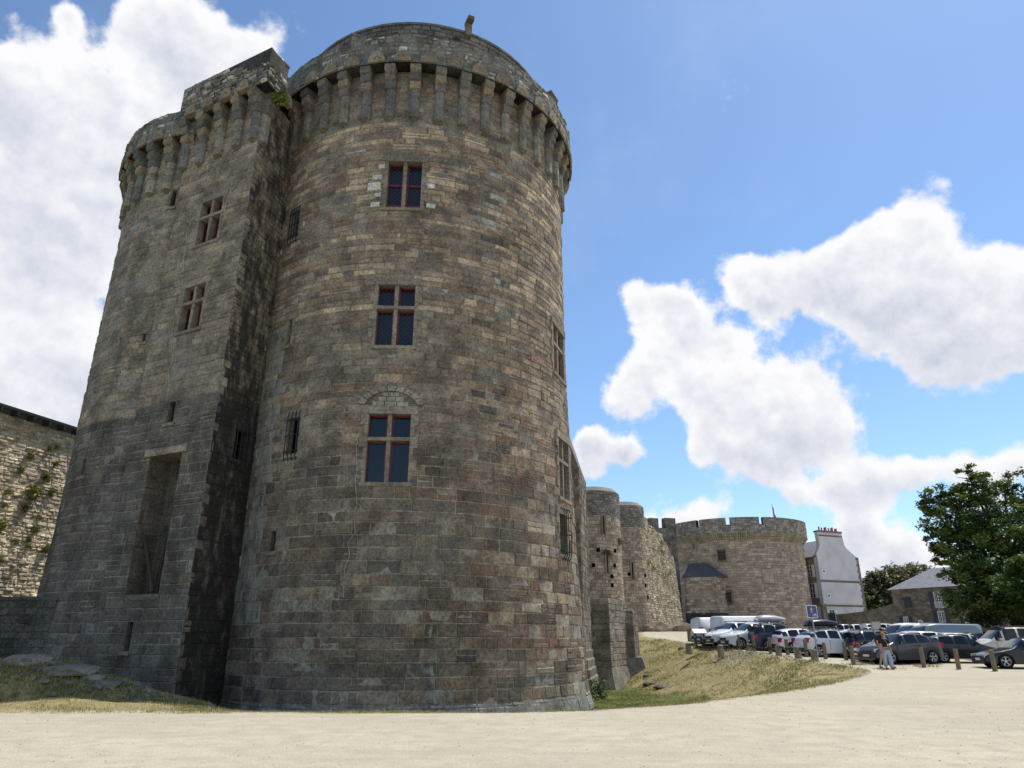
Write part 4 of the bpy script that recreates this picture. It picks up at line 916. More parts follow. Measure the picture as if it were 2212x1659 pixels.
for i in range(n):
    a_=R(-200)+R(225)*i/n; b_=R(-200)+R(225)*(i+1)/n; um=(a_+b_)/2*PRr; zz=16.0 if any(h[0]<um<h[1] for h in H) else 16.95
    Pq=lambda a,r,z:(FT.x+r*math.cos(a),FT.y+r*math.sin(a),z)
    mb.mesh([Pq(a_,PRr-.6,14.85),Pq(b_,PRr-.6,14.85),Pq(b_,PRr+.03,14.85),Pq(a_,PRr+.03,14.85),Pq(a_,PRr-.6,zz),Pq(b_,PRr-.6,zz),Pq(b_,PRr+.06,zz),Pq(a_,PRr+.06,zz)],[(0,1,2,3),(4,7,6,5),(1,0,4,5)],(.14,.13,.11,.2))
mb.build('parapet',M['far'],T)
for i in range(100):
    a_=R(-172)+R(168)*i/99; n_=Vector((math.cos(a_),math.sin(a_),0)); tt_=Vector((0,0,1)).cross(n_); mb=MB()
    prof=[(-.1,14.0),(.2,14.12),(.26,14.4),(.5,14.5),(.56,14.66),(.74,14.76),(.74,14.86),(-.1,14.86)]
    mb.extr(prof,FT+n_*FR,n_,Vector((0,0,1)),tt_,-.11,.11,(*jitc((.33,.285,.205),.15),0)); mb.build('corbel',M['dressed'],T)
def farwin(r,bars=True):
    u0,u1,v0,v1=r; P=s((u0+u1)/2,(v0+v1)/2,0); n_=(P-Vector((FT.x,FT.y,P.z))).normalized(); t_=Vector((0,0,1)).cross(n_); k_=Vector((0,0,1)); ax=(t_,n_,k_)
    hw,hh=(u1-u0)/2,(v1-v0)/2; mb=MB()
    for sgn in(-1,1): mb.box(P+t_*sgn*(hw+.1)-n_*.1,(.14,.2,hh+.1),ax=ax,col=(.3,.26,.2,0)); mb.box(P+k_*sgn*(hh+.1)-n_*.1,(hw+.25,.2,.13),ax=ax,col=(.3,.26,.2,0))
    w_=mb.build('window',M['dressed'],T); g=MB(); g.box(P-n_*.25,(hw,.02,hh),ax=ax); g.build('window_pane',M['pane'],w_)
    if bars:
        g=MB()
        for i in range(6): x=-hw+2*hw*i/5; g.tube(P+t_*x+n_*.2+k_*(hh+.25),P+t_*x+n_*.2-k_*(hh+.3),.035,n=5)
        for z in(-hh*.7,hh*.7,0): g.tube(P-t_*hw+n_*.2+k_*z,P+t_*hw+n_*.2+k_*z,.035,n=5)
        g.build('window_grille',M['iron'],w_)
farwin(FW[0]);farwin(FW[1]);farwin(FW[2],False);farwin(FW[3],False)
r=rect(hT,(1650,1234),(1670,1235),(1652,1259),(1673,1260)); u0,u1,v0,v1=r; P=s((u0+u1)/2,(v0+v1)/2,0); n_=(P-Vector((FT.x,FT.y,P.z))).normalized(); t_=Vector((0,0,1)).cross(n_); mb=MB(); hw,hh=(u1-u0)/2,(v1-v0)/2
mb.box(P-n_*.02,(hw,.09,hh),ax=(t_,n_,ks),col=(.38,.33,.26,0))
for sg in(-1,1): mb.box(P+t_*sg*(hw+.14),(.14,.14,hh+.1),ax=(t_,n_,ks),col=(.34,.30,.23,0))
mb.box(P+ks*(hh+.15),(hw+.3,.16,.15),ax=(t_,n_,ks),col=(.36,.31,.24,0)); mb.box(P-ks*(hh+.1),(hw+.1,.14,.08),ax=(t_,n_,ks),col=(.2,.18,.15,0))
mb.build('carved_panel',M['dressed'],T)
# slate roofed annex
a0=az(13.35)*99; a1=az(15.85)*98.0; dd=(a1-a0).normalized(); nn2=dd.cross(ks)
ap=[(a0.x,a0.y),(a1.x,a1.y),(a1.x-nn2.x*4+dd.x*1.2,a1.y-nn2.y*4+dd.y*1.2),(a0.x-nn2.x*4,a0.y-nn2.y*4)]
mb=MB()
for i in range(4):
    a_=Vector((*ap[i],0)); b_=Vector((*ap[(i+1)%4],0)); d_=(b_-a_).normalized(); masonry(mb,plane(a_,d_,d_.cross(ks),bat=.035),0,(b_-a_).length,.8,9.1,lambda v:(.3,.42),lambda v:(.4,1.0),palRub(FCP+[(.22,.18,.145)]),mort=(.22,.18,.14),ustep=2,grime=lambda u,v:.75 if v<4.4 else .05)
an=mb.build('annex',M['far'],T)
mb=MB(); ctr=(a0+a1)/2-nn2*3.2
apx=[a0-nn2*2.8+dd*.4,a0-nn2*2.8+dd*2.6]
ov=[a0+nn2*.0-dd*.2-nn2*-.0,a1+dd*.3,Vector((*ap[2],0))+dd*.3,Vector((*ap[3],0))-dd*.2]
ov=[p-nn2*.3 if i<2 else p for i,p in enumerate(ov)]
vs=[(p.x,p.y,9.1) for p in ov]+[(p.x,p.y,11.15) for p in apx]
mb.mesh(vs,[(0,1,5,4),(1,2,5),(2,3,4,5),(3,0,4),(3,2,1,0)],(.06,.07,.08,0)); mb.build('roof',M['slate'],an)
# flag
p=atY(1673,1125,112); F_=thing('flag',(p.x,p.y,16),'small red flag on a leaning pole above the battlements','flag'); mb=MB(); q0=Vector((p.x,p.y,14.9)); q1=atY(1667,1088,112); mb.tube(q0,q1,.06,.04,6); mb.build('flagpole',M['metal'],F_)
mb=MB(); 
for i in range(6):
    z_=q1.z-.5-.42*i; f=lambda z:Vector((q0.x+(q1.x-q0.x)*(z-q0.z)/(q1.z-q0.z),q0.y,z)); a_=f(z_);b_=f(z_-.42); w0=.16+.05*i+.04*math.sin(i*2); w1=.16+.05*(i+1)+.04*math.sin(i*2+2)
    mb.mesh([a_,a_+Vector((w0,.1*math.sin(i),-.05)),b_+Vector((w1,.1*math.sin(i+1),-.05)),b_],[(0,1,2,3)]) 
mb.build('flag_cloth',mat('red cloth',(.75,.06,.08),.8),F_)
# rampart joining gate to far tower
c0=az(10.2)*98; c1=az(13.1)*101
def seg(p0,p1,z0,z1,th,T,name='wall_face',pal=[(.17,.15,.13),(.13,.12,.105),(.21,.19,.165)],mt='rubble',crs_=.32):
    d_=(p1-p0).normalized(); n_=d_.cross(ks); mb=MB()
    for (o,dv,l) in ((p0,d_,(p1-p0).length),(p1,-n_,th),(p1-n_*th,-d_,(p1-p0).length),(p0-n_*th,n_,th)):
        masonry(mb,plane(o,dv,dv.cross(ks)),0,l,z0,z1,lambda v:(crs_*.8,crs_*1.2),lambda v:(crs_,crs_*3),palRub(pal),mort=tuple(x*.8 for x in pal[0]),ustep=2,jit=.015,grime=lambda u,v:.1)
    mb.face([pt(p,z1) for p in (p0,p1,p1-n_*th,p0-n_*th)],(*pal[0],.2)); return mb.build(name,M[mt],T)
T=thing('rampart_link',(c0.x,c0.y,5),'dark upper rampart with a merlon, behind the rubble curtain wall','wall')
L_=(c1-c0)
for (f0,f1,zz) in ((0,.32,16.6),(.32,.55,17.2),(.55,.74,15.9),(.74,1.02,17.35)): seg(c0+L_*f0,c0+L_*f1,4,zz,1.0,T)
# stones at the foot of the curtain wall
for i,(u,v,w,h,lab) in enumerate([(1420,1352,1.9,1.2,'largest brown boulder below the second gate tower'),(1436,1357,1.3,.8,'brown boulder right of the largest one below the gate tower'),(1408,1358,1.0,.7,'small boulder left of the largest one below the gate tower'),(1473,1352,1.2,.9,'boulder lying at the far end of the curtain wall foot'),(1498,1356,1.4,.5,'flat stone slab near the wooden posts'),(1460,1354,.7,.5,'small rounded rock beside the curtain wall')]):
    p=gp(u,v+6); p=atY(u,v,min(p.y,76)); zg=float(gz(p.x,p.y)); mb=MB(); rock(mb,(0,0,0),(w*.75,w*.5,h*.7),(*jitc((.26,.2,.15),.15),.1),i+40,1); o=mb.build('boulder',M['dressed']); o.location=(p.x,p.y,max(zg,p.z-h*.35)); tag(o,lab,'boulder','boulders at the foot of the curtain wall')

# plants and stones in the ditch
for (u,v,r,lab,cc_) in ((1293,1489,.55,'dark green bush at the foot of the stepped stone pier',[(.04,.08,.02),(.06,.11,.025)]),(1171,1549,.3,'dry grassy weed at the foot of the keep plinth',[(.2,.2,.07),(.12,.15,.04)]),(1262,1543,.22,'small green weed at the right end of the keep plinth',[(.1,.14,.03)])):
    Y={1293:37,1171:26.6,1262:29}[u]; p=atY(u,v,Y); mb=MB(); leafmass(mb,p,(r,r*.7,r),int(500*r),r*.22,cc_,.1); tag(mb.build('weed',M['leaf']),lab,'plant')
for i,(u,v,w,lab) in enumerate([(1408,1478,.9,'dark flat stone in the ditch grass, left of its neighbour'),(1432,1484,1.0,'dark flat stone in the ditch grass, right one of the pair'),(1398,1462,.5,'small stone in the ditch nearest the bastion foot'),(1474,1402,.6,'stone lying on the bank near the information table')]):
    p=gp(u,v,f=lambda x,y:gz(x,y,False)); mb=MB(); rock(mb,(0,0,0),(w*.6,w*.4,.16),(*jitc((.13,.12,.10),.2),.2),i+70,1); o=mb.build('loose_stone',M['dressed']); o.location=p; tag(o,lab,'stone','stones lying in the ditch grass')
mb=MB(); F0=[gp(u,1418+(1640-u)*.08,f=lambda x,y:gz(x,y,False)) for u in range(1548,1645,6)]
for i in range(420):
    c_=random.choice(F0)+Vector((random.gauss(0,.5),random.gauss(0,1.2),0)); c_.z=float(gz(c_.x,c_.y))+.10; mb.box(c_,(.03,.03,.012),random.random(),(.6,.62,.55,0))
tag(mb.build('wild_flowers',M['leaf']),'small white wild flowers scattered over the grass below the stone bollards','flowers',kind='stuff')
mb=MB()
for (q) in [(1810,1442),(1845,1436),(1868,1437),(1915,1446),(1990,1440),(2010,1441),(1700,1420),(1760,1429),(1655,1413),(1580,1405)]:
    p=gp(*q)
    for i in range(60):
        a=p+Vector((random.gauss(0,.35),random.gauss(0,.2),0)); an=random.uniform(0,6.28); h=random.uniform(.06,.22); w=.012
        mb.face([a+Vector((-w,0,0)),a+Vector((w,0,0)),a+Vector((math.cos(an)*h*.5,math.sin(an)*h*.5,h))],(*jitc((.30,.25,.11),.3),0))
tag(mb.build('dry_grass',M['grassb']),'dry grass clumps round the feet of the wooden posts','grass',kind='stuff')
# ---------------------------------------------------------------- white townhouse
T=thing('townhouse',(43.3,101,2.8),'tall three storey house with white rendered gable and wide chimney','house')
gA=Vector((43.3,101,0)); dG=az(67); nG=dG.cross(ks); dB=-nG  # depth direction
Wd=7.9; zE=12.4; z0=2.0
def hG(u,v): return hpl(u,v,gA,dG,nG)
prof=[(0,z0),(Wd,z0),(Wd,zE),(Wd-.95,zE+.62),(Wd-1.95,zE+1.35),(Wd-2.25,zE+1.75),(Wd-2.5,zE+3.5),(.75,zE+3.5),(.85,zE+1.75),(.6,zE+1.15),(-.05,zE+.4),(-.05,zE)]
mb=MB(); mb.extr(prof,gA,dG,ks,nG,-.6,0); mb.build('gable_wall',M['render'],T)
# side (left) facade in stone: from gA backwards
mb=MB(); s5=plane(gA-nG*13,nG,-dG)
wins=[]
for (du,dz,w,h) in ((11.2,3.6,1.1,2.0),(11.2,6.8,1.1,2.0),(11.2,9.7,1.0,1.6),(8.4,3.6,1.1,2.0),(8.4,6.8,1.1,2.0),(8.4,9.7,1.0,1.6)): wins.append((du-w/2,du+w/2,dz,dz+h))
masonry(mb,s5,0,12.4,z0,zE,lambda v:(.25,.35),lambda v:(.4,.9),palRub([(.25,.21,.165),(.21,.18,.14),(.29,.24,.19)]),wins,mort=(.22,.19,.15),ustep=1.5)
s6=plane(gA+dG*.02-nG*.6,nG,-dG); masonry(mb,s6,0,.62,z0,zE+.2,lambda v:(.3,.4),lambda v:(.6,.7),palRub([(.27,.24,.2)]),mort=(.22,.19,.15))
c=gA+dG*(Wd/2)-nG*6.8; mb.box((c.x,c.y,(z0+zE)/2-.05),(Wd/2-.35,6.2,(zE-z0)/2-.1),math.atan2(dG.y,dG.x),(.05,.05,.05,0))
mb.build('side_wall',M['rubble'],T)
ax_s=(nG,-dG,ks)
for (a_,b_,c_,d_) in wins:
    P=s5((a_+b_)/2,(c_+d_)/2,0); hw,hh=(b_-a_)/2,(d_-c_)/2; mb=MB()
    for sg in(-1,1): mb.box(P+nG*sg*(hw-.04)+dG*.1,(.05,.05,hh),ax=ax_s); mb.box(P+ks*sg*(hh-.04)+dG*.1,(hw,.05,.05),ax=ax_s)
    mb.box(P+dG*.1,(.04,.05,hh),ax=ax_s)
    for q in(-.33,.33): mb.box(P+dG*.1+ks*q*hh*2*.5,(hw,.04,.03),ax=ax_s)
    w_=mb.build('window',M['white'],T); g_=MB(); g_.box(P+dG*.16,(hw,.02,hh),ax=ax_s); g_.build('window_pane',M['pane'],w_)
    for sg in(-1,1): g_=MB(); g_.box(P+nG*sg*(hw+.28)-dG*.06,(.26,.025,hh+.03),ax=ax_s); [g_.box(P+nG*sg*(hw+.28)-dG*.10+ks*zz,(.2,.02,.03),ax=ax_s) for zz in (-.6,-.3,0,.3,.6)]; g_.build('shutter',M['white'],w_)
# bands, quoins
def band(z,h,x0,x1,t_=.06):
    mb=MB(); P=gA+dG*((x0+x1)/2)+ks*z; 
    mb.box(P+nG*.0,((x1-x0)/2,t_,h/2),ax=(dG,nG,ks),col=(.19,.15,.13,0)); mb.build('string_course',M['dressed'],T)
band(9.05,.28,0,Wd-.5); band(5.75,.24,0,Wd-.5); band(zE+3.0,.2,.8,Wd-2.6)
mb=MB()
for i in range(24):
    z_=z0+.2+i*.44; w_=.55 if i%2 else .35
    if z_<zE: mb.box(gA+dG*(Wd-w_/2+.02)+ks*z_,(w_/2,.05,.2),ax=(dG,nG,ks),col=(*jitc((.2,.165,.14),.2),0))
mb.build('quoins',M['dressed'],T)
# roof
mb=MB(); oh=.35
e0=gA-dG*oh-nG*.6+ks*zE; r0=gA+dG*(Wd/2)-nG*.6+ks*(zE+2.75); e1=gA+dG*(Wd+oh)-nG*.6+ks*zE; bk=-nG*13
mid0=gA+dG*(1.7)-nG*.6+ks*(zE+3.2)
vs=[e0,r0,e1,e0+bk,r0+bk,e1+bk]; vs+= [v-ks*.15 for v in vs]
mb.mesh(vs,[(0,1,4,3),(1,2,5,4),(6,9,10,7),(7,10,11,8),(0,3,9,6),(2,8,11,5),(0,6,7,1),(1,7,8,2),(3,4,10,9),(4,5,11,10)]); rf_=mb.build('roof',M['slatelight'],T)
sl=(r0-e0).normalized(); rn=sl.cross(bk.normalized())*-1; rn=rn if rn.z>0 else -rn
mb=MB(); P=e0+sl*1.7+bk.normalized()*3.4+rn*.04; mb.box(P,(.40,.55,.05),ax=(bk.normalized(),sl,rn)); sk=mb.build('skylight',M['plastic'],rf_)
mb=MB(); P=e0+sl*1.5+bk.normalized()*7.2; mb.tube(P-dG*.9+ks*.2,P+dG*.6+ks*.2,.62,n=16); mb.build('round_dormer',M['white'],rf_)
mb=MB(); P=gA+dG*(Wd/2-.85)-nG*.35+ks*(zE+3.6)
mb.box(P,((Wd-3.75)/2+.2,.5,.12),ax=(dG,nG,ks),col=(.2,.17,.15,0)); ch=mb.build('chimney_cap',M['dressed'],T)
for i,x in enumerate((-1.6,-1.1,-.55,-.3,.25,.75,1.0,1.5,1.75)):
    mb=MB(); q=P+dG*x+ks*.1; h_=.42 if i%3 else .55; mb.tube(q,q+ks*h_,.12,.10,8); mb.tube(q+ks*h_,q+ks*(h_+.06),.14,.14,8); mb.build('chimney_pot',M['terra'],ch)
mb=MB()
for (x,z_) in ((.9,10.3),(1.25,7.1)):
    pass
def disc(x,z_):
    mb=MB(); q=gA+dG*x+ks*z_; mb.tube(q,q+nG*.05,.36,.36,14); o=mb.build('round_sign',M['white'],T); g_=MB(); g_.box(q+nG*.06,(.14,.01,.14),ax=((dG+ks).normalized(),nG,(ks-dG).normalized())); g_.box(q+nG*.06+ks*.03,(.2,.008,.05),ax=(dG,nG,ks)); g_.build('sign_mark',mat('teal paint',(.03,.13,.15),.6),o)
disc(.85,10.35); disc(1.15,7.05)
def gwin(x,z_,w,h,sh=True):
    P=gA+dG*x+ks*z_; mb=MB(); ax=(dG,nG,ks)
    for sg in(-1,1): mb.box(P+dG*sg*w/2+nG*.01,(.06,.06,h/2),ax=ax); mb.box(P+ks*sg*h/2+nG*.01,(w/2,.06,.06),ax=ax)
    mb.box(P+nG*.01,(.03,.05,h/2),ax=ax); w_=mb.build('window',M['white'],T); g_=MB(); g_.box(P+nG*.03,(w/2,.02,h/2),ax=ax); g_.build('window_pane',M['pane'],w_)
    if sh:
        for sg in(-1,1): g_=MB(); g_.box(P+dG*sg*(w/2+.3)+nG*.06,(.25,.03,h/2),ax=ax); g_.build('shutter',M['white'],w_)
gwin(1.2,4.3,1.0,1.8); gwin(6.6,4.5,.75,1.1)
mb=MB(); P=gA-dG*.12+nG*.02; mb.tube(P+ks*z0,P+ks*zE,.07,n=6); mb.tube(P+ks*zE-nG*0,P+ks*zE-nG*12,.09,n=6); mb.build('drainpipe',M['metal'],T)
# gate and garden wall
gw0=atY(1810,1325,100); gw0.z=0; gwm=az(26.6)*103
T=thing('yard_gate',(*atY(1795,1340,99).xy,2.8),'dark green double gate between white gable house and garden wall','gate'); mb=MB(); a_=atY(1789,1340,99.5); b_=atY(1806,1340,99.5); 
for f in(.25,.75):
    m_=a_.lerp(b_,f); g_=MB(); g_.box((m_.x,m_.y,3.6),((b_.x-a_.x)*.24,.05,1.1),0); 
    for i in range(4): g_.box((m_.x+(i-1.5)*.22,m_.y-.06,3.6),(.012,.02,1.05),0)
    g_.build('gate_leaf',M['greenpaint'],T)
mb.box((a_.x-.35,a_.y,3.9),(.28,.3,1.8),0,(.22,.19,.15,0)); mb.box((a_.x-.35,a_.y,5.8),(.36,.38,.12),0,(.25,.22,.18,0)); mb.build('gate_pillar',M['rubble'],T)
hC=Vector((48.2,92,0)); 
w0=Vector((b_.x+.1,b_.y,0)); T=thing('garden_wall',(w0.x,w0.y,2.7),'long rough stone garden wall rising from the green gate to the stone house','wall'); d_=(hC-w0); ns=24
mb=MB()
for i in range(ns):
    f0,f1=i/ns,(i+1)/ns; p0=w0+d_*f0; p1=w0+d_*f1; zz=4.55+1.0*f1**2; dn=d_.normalized(); n_=dn.cross(ks)
    masonry(mb,plane(p0,dn,n_),0,(p1-p0).length,.8,zz,lambda v:(.2,.3),lambda v:(.25,.6),palRub([(.17,.145,.115),(.14,.12,.10),(.20,.17,.135)]),mort=(.15,.13,.10),ustep=1,jit=.015)
    mb.mesh([pt(p0,zz),pt(p1,zz),pt(p1-n_*.5,zz),pt(p0-n_*.5,zz),pt(p1-n_*.5,2),pt(p0-n_*.5,2)],[(0,1,2,3),(3,2,4,5)],(.15,.13,.1,.1))
mb.build('wall_face',M['rubble'],T)
# ---------------------------------------------------------------- stone house
T=thing('stone_house',(48.2,92,2.6),'low two storey stone house with dark shutters and grey slate roof','house')
dH=Vector((.5,-.87,0)).normalized(); nH=dH.cross(ks); zH=7.25
def hH(u,v): return hpl(u,v,hC,dH,nH)
def zz5(x,y): return ((2050+x/3.253)/1.1573,(1230+y/3.253)/1.1573)
ops=[('shut',(680,855),(745,855),(688,940),(748,940)),('full',(920,812),(985,808),(938,940),(1003,940)),('full',(950,968),(1010,964),(968,1060),(1028,1060)),('half',(672,1015),(718,1012),(685,1084),(728,1084)),('full',(1125,808),(1170,805),(1140,898),(1185,898)),('full',(1165,1010),(1210,1005),(1178,1068),(1225,1068)),('door',(795,1030),(838,1030),(803,1095),(845,1095))]
rc_=[(k_,rect(hH,*[zz5(*p) for p in ps])) for k_,*ps in ops]
mb=MB(); holes=[r for k_,r in rc_ if k_ in('full','half')]
sh_=plane(hC,dH,nH)
masonry(mb,sh_,0,19,.2,zH,lambda v:(.18,.28),lambda v:(.22,.7),palRub([(.185,.15,.12),(.15,.125,.10),(.22,.18,.145),(.12,.10,.085)]),holes,mort=(.14,.115,.085),ustep=1.2,jit=.012)
s7=plane(hC-nH*7.5,nH,-dH); masonry(mb,s7,0,7.5,.2,zH,lambda v:(.2,.3),lambda v:(.3,.7),palRub([(.17,.14,.1)]),mort=(.14,.115,.085),ustep=1.5)
c=hC+dH*9.5-nH*4; mb.box((c.x,c.y,4.3),(9.4,3.4,2.9),math.atan2(dH.y,dH.x),(.03,.03,.03,0))
mb.build('wall',M['rubble'],T)
mb=MB(); A_=hC+nH*.35-dH*.4; B_=hC+dH*19.3+nH*.35; C_=B_-nH*8.2; D_=A_-nH*8.2; r0=A_-nH*4.1+dH*3.9; r1=B_-nH*4.1
vs=[pt(A_,zH),pt(B_,zH),pt(C_,zH),pt(D_,zH),pt(r0,zH+2.55),pt(r1,zH+2.55)]
mb.mesh(vs,[(0,1,5,4),(1,2,5),(2,3,4,5),(3,0,4),(3,2,1,0)]); rf_=mb.build('roof',M['slatelight'],T)
mb=MB(); c=r0+dH*8.6; mb.box((c.x,c.y,zH+3.0),(.65,.45,.75),math.atan2(dH.y,dH.x),(.22,.12,.08,0)); mb.box((c.x,c.y,zH+3.8),(.72,.52,.07),math.atan2(dH.y,dH.x),(.2,.17,.14,0)); mb.build('chimney',M['dressed'],rf_)
axh=(dH,nH,ks)
for k_,(a_,b_,c_,d_) in rc_:
    P=sh_((a_+b_)/2,(c_+d_)/2,0); hw,hh=(b_-a_)/2,(d_-c_)/2
    if k_=='shut':
        mb=MB(); mb.box(P+nH*.05,(hw,.03,hh),ax=axh)
        for i in range(9): mb.box(P+nH*.09+ks*(hh*(i-4)/4.6),(hw*.9,.015,.03),ax=axh)
        mb.build('shutter',M['shutter'],T); continue
    if k_=='door':
        mb=MB(); pr=[(-hw,-hh-.9),(hw,-hh-.9)]+[(math.cos(math.pi*i/8)*hw,hh-.35+math.sin(math.pi*i/8)*hw*.8) for i in range(9)]
        mb.extr(pr,P,dH,ks,nH,-.05,.06); d2=mb.build('door',mat('pale grey door paint',(.5,.52,.56),.5),T); g_=MB(); g_.box(P+nH*.07-ks*.1,(.1,.01,.16),ax=axh); g_.build('door_window',M['pane'],d2); continue
    mb=MB()
    for sg in(-1,1): mb.box(P+dH*sg*(hw-.04)-nH*.06,(.045,.05,hh),ax=axh); mb.box(P+ks*sg*(hh-.04)-nH*.06,(hw,.05,.045),ax=axh)
    mb.box(P-nH*.06,(.035,.05,hh),ax=axh)
    for i in (-2,-1,0,1,2): mb.box(P-nH*.06+ks*(hh*i*.36),(hw,.03,.012),ax=axh)
    for sg in(-1,1): mb.box(P-nH*.06+dH*sg*hw*.5,(.012,.03,hh),ax=axh)
    w_=mb.build('window',M['white'],T); g_=MB(); g_.box(P-nH*.13,(hw,.02,hh),ax=axh); g_.build('window_pane',M['pane'],w_)
    if c_>4.8 and k_=='full':
        g_=MB()
        for i in range(9): x=-hw+2*hw*i/8; g_.tube(P+dH*x+nH*.12-ks*hh,P+dH*x+nH*.12-ks*(hh-.65),.022,n=5)
        g_.tube(P-dH*hw+nH*.12-ks*(hh-.65),P+dH*hw+nH*.12-ks*(hh-.65),.03,n=5); g_.build('railing',M['white'],w_)
    for sg in(-1,1): g_=MB(); g_.box(P+dH*sg*(hw*1.62)+nH*.07,(hw*.56,.03,hh+.06),ax=axh); [g_.box(P+dH*sg*(hw*1.62)+nH*.11+ks*(hh*i/4),(hw*.48,.012,.03),ax=axh) for i in range(-3,4)]; g_.build('shutter',M['shutter'],w_)
# ---------------------------------------------------------------- trees
def tree(name,label,base,blobs,n,size,cols,trunk=.5,dark=None,group='trees around the car park'):
    T=thing(name,tuple(base),label,'tree',group); mb=MB(); base=Vector(base)
    top=Vector(blobs[0][0]); fork=base.lerp(Vector((top.x,top.y,top.z)),.35)
    bc=(.10,.08,.06,0)
    mb.tube(base-ks*.3,base+ks*.5,trunk*1.35,trunk*1.05,10,bc); mb.tube(base+ks*.5,fork,trunk*1.05,trunk*.8,10,bc)
    for (c,r) in blobs:
        c=Vector(c); m1=fork.lerp(c,.5)+Vector((random.uniform(-.4,.4),random.uniform(-.4,.4),.5)); mb.tube(fork,m1,trunk*.42,trunk*.28,7,bc); mb.tube(m1,c,trunk*.28,trunk*.10,6,bc)
        for i in range(4): d=Vector(np.random.normal(size=3)).normalized(); mb.tube(c,c+Vector((d.x*r[0],d.y*r[1],abs(d.z)*r[2]))*.85,trunk*.09,trunk*.02,5,bc)
    mb.build('trunk',M['bark'],T)
    mb=MB(); tot=sum(r[0]*r[2] for c,r in blobs)
    vs=[];fs=[];cc=[]
    for (c,r) in blobs:
        c=Vector(c); k_=max(6,int(26*(r[0]*r[2])/4)); nl=int(n*r[0]*r[2]/tot/k_)
        for j in range(k_):      # leaf sprays spread through the volume, denser at the shell
            d=Vector(np.random.normal(size=3)).normalized(); rr=random.uniform(.45,1.02)
            q=c+Vector((d.x*r[0],d.y*r[1],d.z*r[2]))*rr; sr=random.uniform(.45,.95)*min(r)*.36; cl=random.choice(cols)
            cl=jitc(cl,.25)
            P_=np.random.normal(size=(nl,3))*sr*.55; P_[:,2]*=.6
            for p_ in P_:
                p=q+Vector(p_); a_=Vector((random.gauss(0,.7),random.gauss(0,.7),1)).normalized(); b_=a_.orthogonal().normalized(); an=random.uniform(0,6.28); b_=(b_*math.cos(an)+a_.cross(b_)*math.sin(an)); e=a_.cross(b_); s_=size*random.uniform(.6,1.3)
                i0=len(vs); vs+=[tuple(p-b_*s_*.5),tuple(p+e*s_*.3),tuple(p+b_*s_*.5),tuple(p-e*s_*.3)]; fs.append((i0,i0+1,i0+2,i0+3)); cc.append((*jitc(cl,.15),0))
    mb.v,mb.f,mb.c,mb.m,mb.has=vs,fs,cc,[0]*len(fs),True
    mb.build('crown',M['leaf'],T); return T
OAK=[(.085,.135,.035),(.06,.10,.03),(.14,.19,.045),(.045,.075,.028),(.17,.20,.055)]
def bl(u,v,Y,r,ry=None): return (tuple(atY(u,v,Y)),(r,ry or r,r*.85))
Yt=57
bs=[bl(2180,1200,Yt,4.2),bl(2120,1060,Yt-1,1.9),bl(2095,1035,Yt,1.5),bl(2170,1060,Yt,2.0),bl(2030,1090,Yt,1.8),bl(2050,1075,Yt+1,1.6),bl(2009,1098,Yt,1.1),bl(2060,1130,Yt,2.3),bl(2100,1110,Yt+1.5,2.4),bl(2215,1070,Yt,2.2),bl(2050,1185,Yt,1.7),bl(2035,1160,Yt,1.3),bl(2090,1180,Yt-2,2.3),bl(2055,1225,Yt,1.4),bl(2100,1250,Yt-1.5,2.5),bl(2150,1130,Yt-2,2.4),bl(2130,1300,Yt-1,2.5),bl(2100,1315,Yt,1.8),bl(2160,1260,Yt-3,2.9),bl(2220,1260,Yt-1,3.4),bl(2200,1320,Yt-2,2.9),bl(2270,1150,Yt,3.8),bl(2300,1280,Yt,3.6),bl(2230,1190,Yt-3,2.4),bl(2105,1275,Yt+1,2.0),bl(2075,1255,Yt,1.0)]
b0=atY(2200,1365,Yt); b0.z=float(road(b0.x,b0.y))
tree('broadleaf_tree','large dark green leafy tree shading the right side of the car park',b0,bs,88000,.26,OAK,.55)
EV=[(.09,.12,.04),(.13,.14,.05),(.15,.12,.06),(.07,.09,.035)]
p=atY(1930,1330,112); p.z=2.9
tree('broadleaf_tree','rounded brownish green tree rising behind the stone house roof',p,[bl(1935,1270,112,4.0),bl(1910,1265,112,3.0),bl(1960,1255,112,3.4),bl(1985,1250,114,3.0),bl(2000,1258,114,2.6),bl(1900,1290,110,3.0),bl(1925,1300,110,3.4)],15000,.45,EV,.35)
p=atY(1888,1330,108); p.z=2.9
tree('broadleaf_tree','dark slender shrubby tree next to the white gable house',p,[bl(1885,1275,108,2.2),bl(1895,1255,109,2.0),bl(1880,1300,107,2.0),bl(1905,1320,107,2.4)],7000,.4,[(.06,.085,.035),(.10,.09,.05)],.25)
p=atY(1876,1330,106); p.z=2.9
tree('broadleaf_tree','bright green bushy tree above the garden wall by the white gable',p,[bl(1877,1300,106,1.7),bl(1872,1318,106,1.5),bl(1886,1325,106,1.6)],5000,.35,[(.12,.17,.03),(.09,.14,.03)],.2)
p=atY(2250,1330,50); p.z=float(road(p.x,p.y))
tree('broadleaf_tree','lighter green tree at the right edge of the photo',p,[bl(2250,1260,50,2.6),bl(2222,1225,50,1.4),bl(2215,1240,50,1.3),bl(2260,1300,50,2.6)],16000,.26,[(.10,.15,.03),(.07,.11,.025)],.3)
